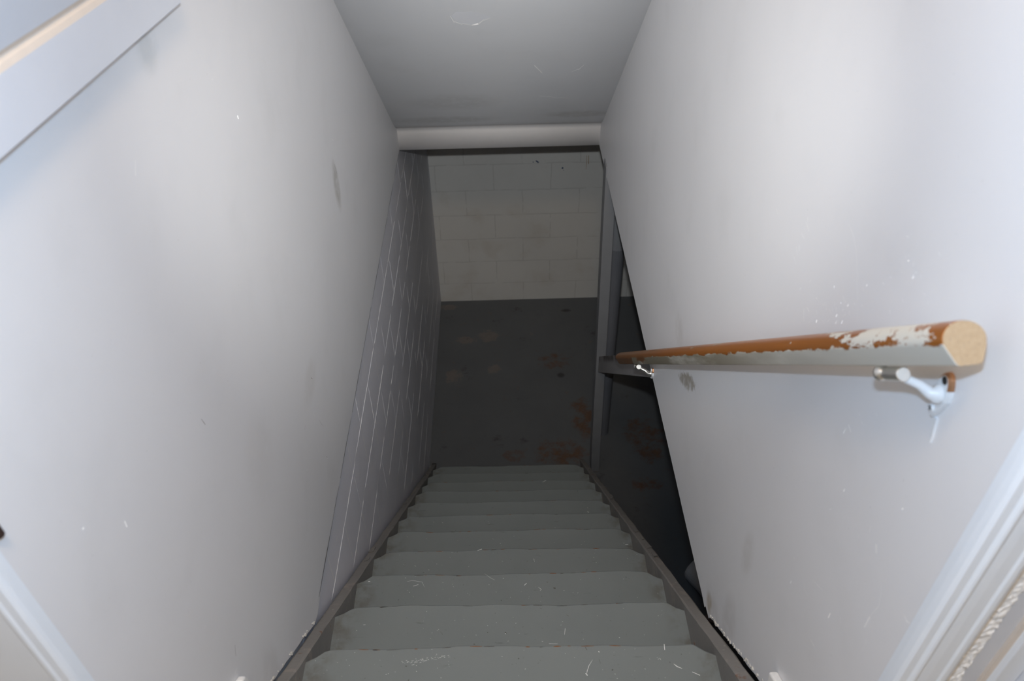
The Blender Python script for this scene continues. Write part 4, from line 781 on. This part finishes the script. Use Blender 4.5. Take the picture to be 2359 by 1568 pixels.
# ---------------------------------------------------------------- post, column, guard rail, things below
def leaning(bm, x0, x1, y0, y1, z0, z1, dx):
    vs = [bm.verts.new((x + (dx if z == z1 else 0), y, z)) for z in (z0, z1) for y in (y0, y1) for x in (x0, x1)]
    for f in ((0,2,3,1), (4,5,7,6), (0,1,5,4), (2,6,7,3), (0,4,6,2), (1,3,7,5)):
        bm.faces.new([vs[i] for i in f])
bm = nbm(); leaning(bm, .493, .545, 3.20, 3.285, 0, ZB+.05, -.030)
tag(obj('wooden_post', bm, M_post, bevel=.004), 'light grey square wooden post at foot of stairs beside right stringer', 'post')

cl = thing('round_post', 'dark grey round support post standing on floor behind the square post', 'post', (.598, 3.53, 0))
bm = nbm(); tube(bm, (0, 0, 0), (0, 0, 1.42), .040, n=24); obj('shaft', bm, [M_postd], cl, smooth=False)
bm = nbm(); tube(bm, (0, 0, 1.42), (0, 0, 1.445), .044, n=24); obj('collar', bm, [M_post], cl)
bm = nbm(); tube(bm, (0, 0, 1.445), (0, 0, ZB+.12), .042, n=24); obj('upper_shaft', bm, [M_post], cl)
cl.children[2]['label'] = 'lighter grey upper length of the post'

gr_o = Vector((.512, 3.198, CAMZ-2.915))
bm = nbm(); box(bm, -.019, .019, -1.72, .0, -.043, .043)
for v in bm.verts:
    if v.co.y == 0: v.co.y = v.co.z*-.903 - .0
gr = obj('guard_rail', bm, M_grail, bevel=.003)
gr.matrix_world = Matrix(((1, 0, 0, gr_o.x), (0, AX.y, NR.y, gr_o.y), (0, AX.z, NR.z, gr_o.z), (0, 0, 0, 1)))
tag(gr, 'grey stained sloping board rail running up from the square post', 'rail')

cn = thing('canister', 'grey open canister lying on basement floor right of the stairs', 'canister', (1.03, 2.37, 0))
cn.rotation_euler = (0, 0, .55)
def open_cyl(bm, L, r, th):
    n = 28
    prof = [(0, L*.5), (r*.93, L*.5), (r, L*.5-.012), (r, -L*.5), (r-th, -L*.5), (r-th, L*.5-.01), (0, L*.5-.01)]
    R = []
    for rr, yy in prof:
        R.append([bm.verts.new((rr*math.cos(t), yy, r + rr*math.sin(t))) for t in [2*math.pi*i/n for i in range(n)]] if rr > 0 else [bm.verts.new((0, yy, r))])
    for k, (Aa, Bb) in enumerate(zip(R, R[1:])):
        for i in range(n):
            j = (i+1) % n
            vs = [Aa[i % len(Aa)], Aa[j % len(Aa)], Bb[j % len(Bb)], Bb[i % len(Bb)]]
            vs = list(dict.fromkeys(vs))
            bm.faces.new(vs).material_index = 1 if k >= 4 else 0
bm = nbm(); open_cyl(bm, .20, .085, .004); obj('body', bm, [M_can, M_canin], cn)
bm = nbm()
for i in range(28):
    t0, t1 = 2*math.pi*i/28, 2*math.pi*(i+1)/28
    tube(bm, (.086*math.cos(t0), -.10, .085+.086*math.sin(t0)), (.086*math.cos(t1), -.10, .085+.086*math.sin(t1)), .003, n=6, caps=False)
rm = obj('rim', bm, [M_post], cn)

bm = nbm(); box(bm, .88, 1.3, 2.165, 2.205, 0.0, .02)
tag(obj('scrap_board', bm, M_wood, bevel=.002), 'thin brownish board lying on basement floor in front of canister', 'board')

# dark pin added for a soft shadow at the left casing, mostly outside the frame
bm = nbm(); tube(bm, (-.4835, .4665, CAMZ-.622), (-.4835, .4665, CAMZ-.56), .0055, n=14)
sh_pin = obj('shadow_pin', bm, M_shadowpin, bpy.data.objects['trim_3'])
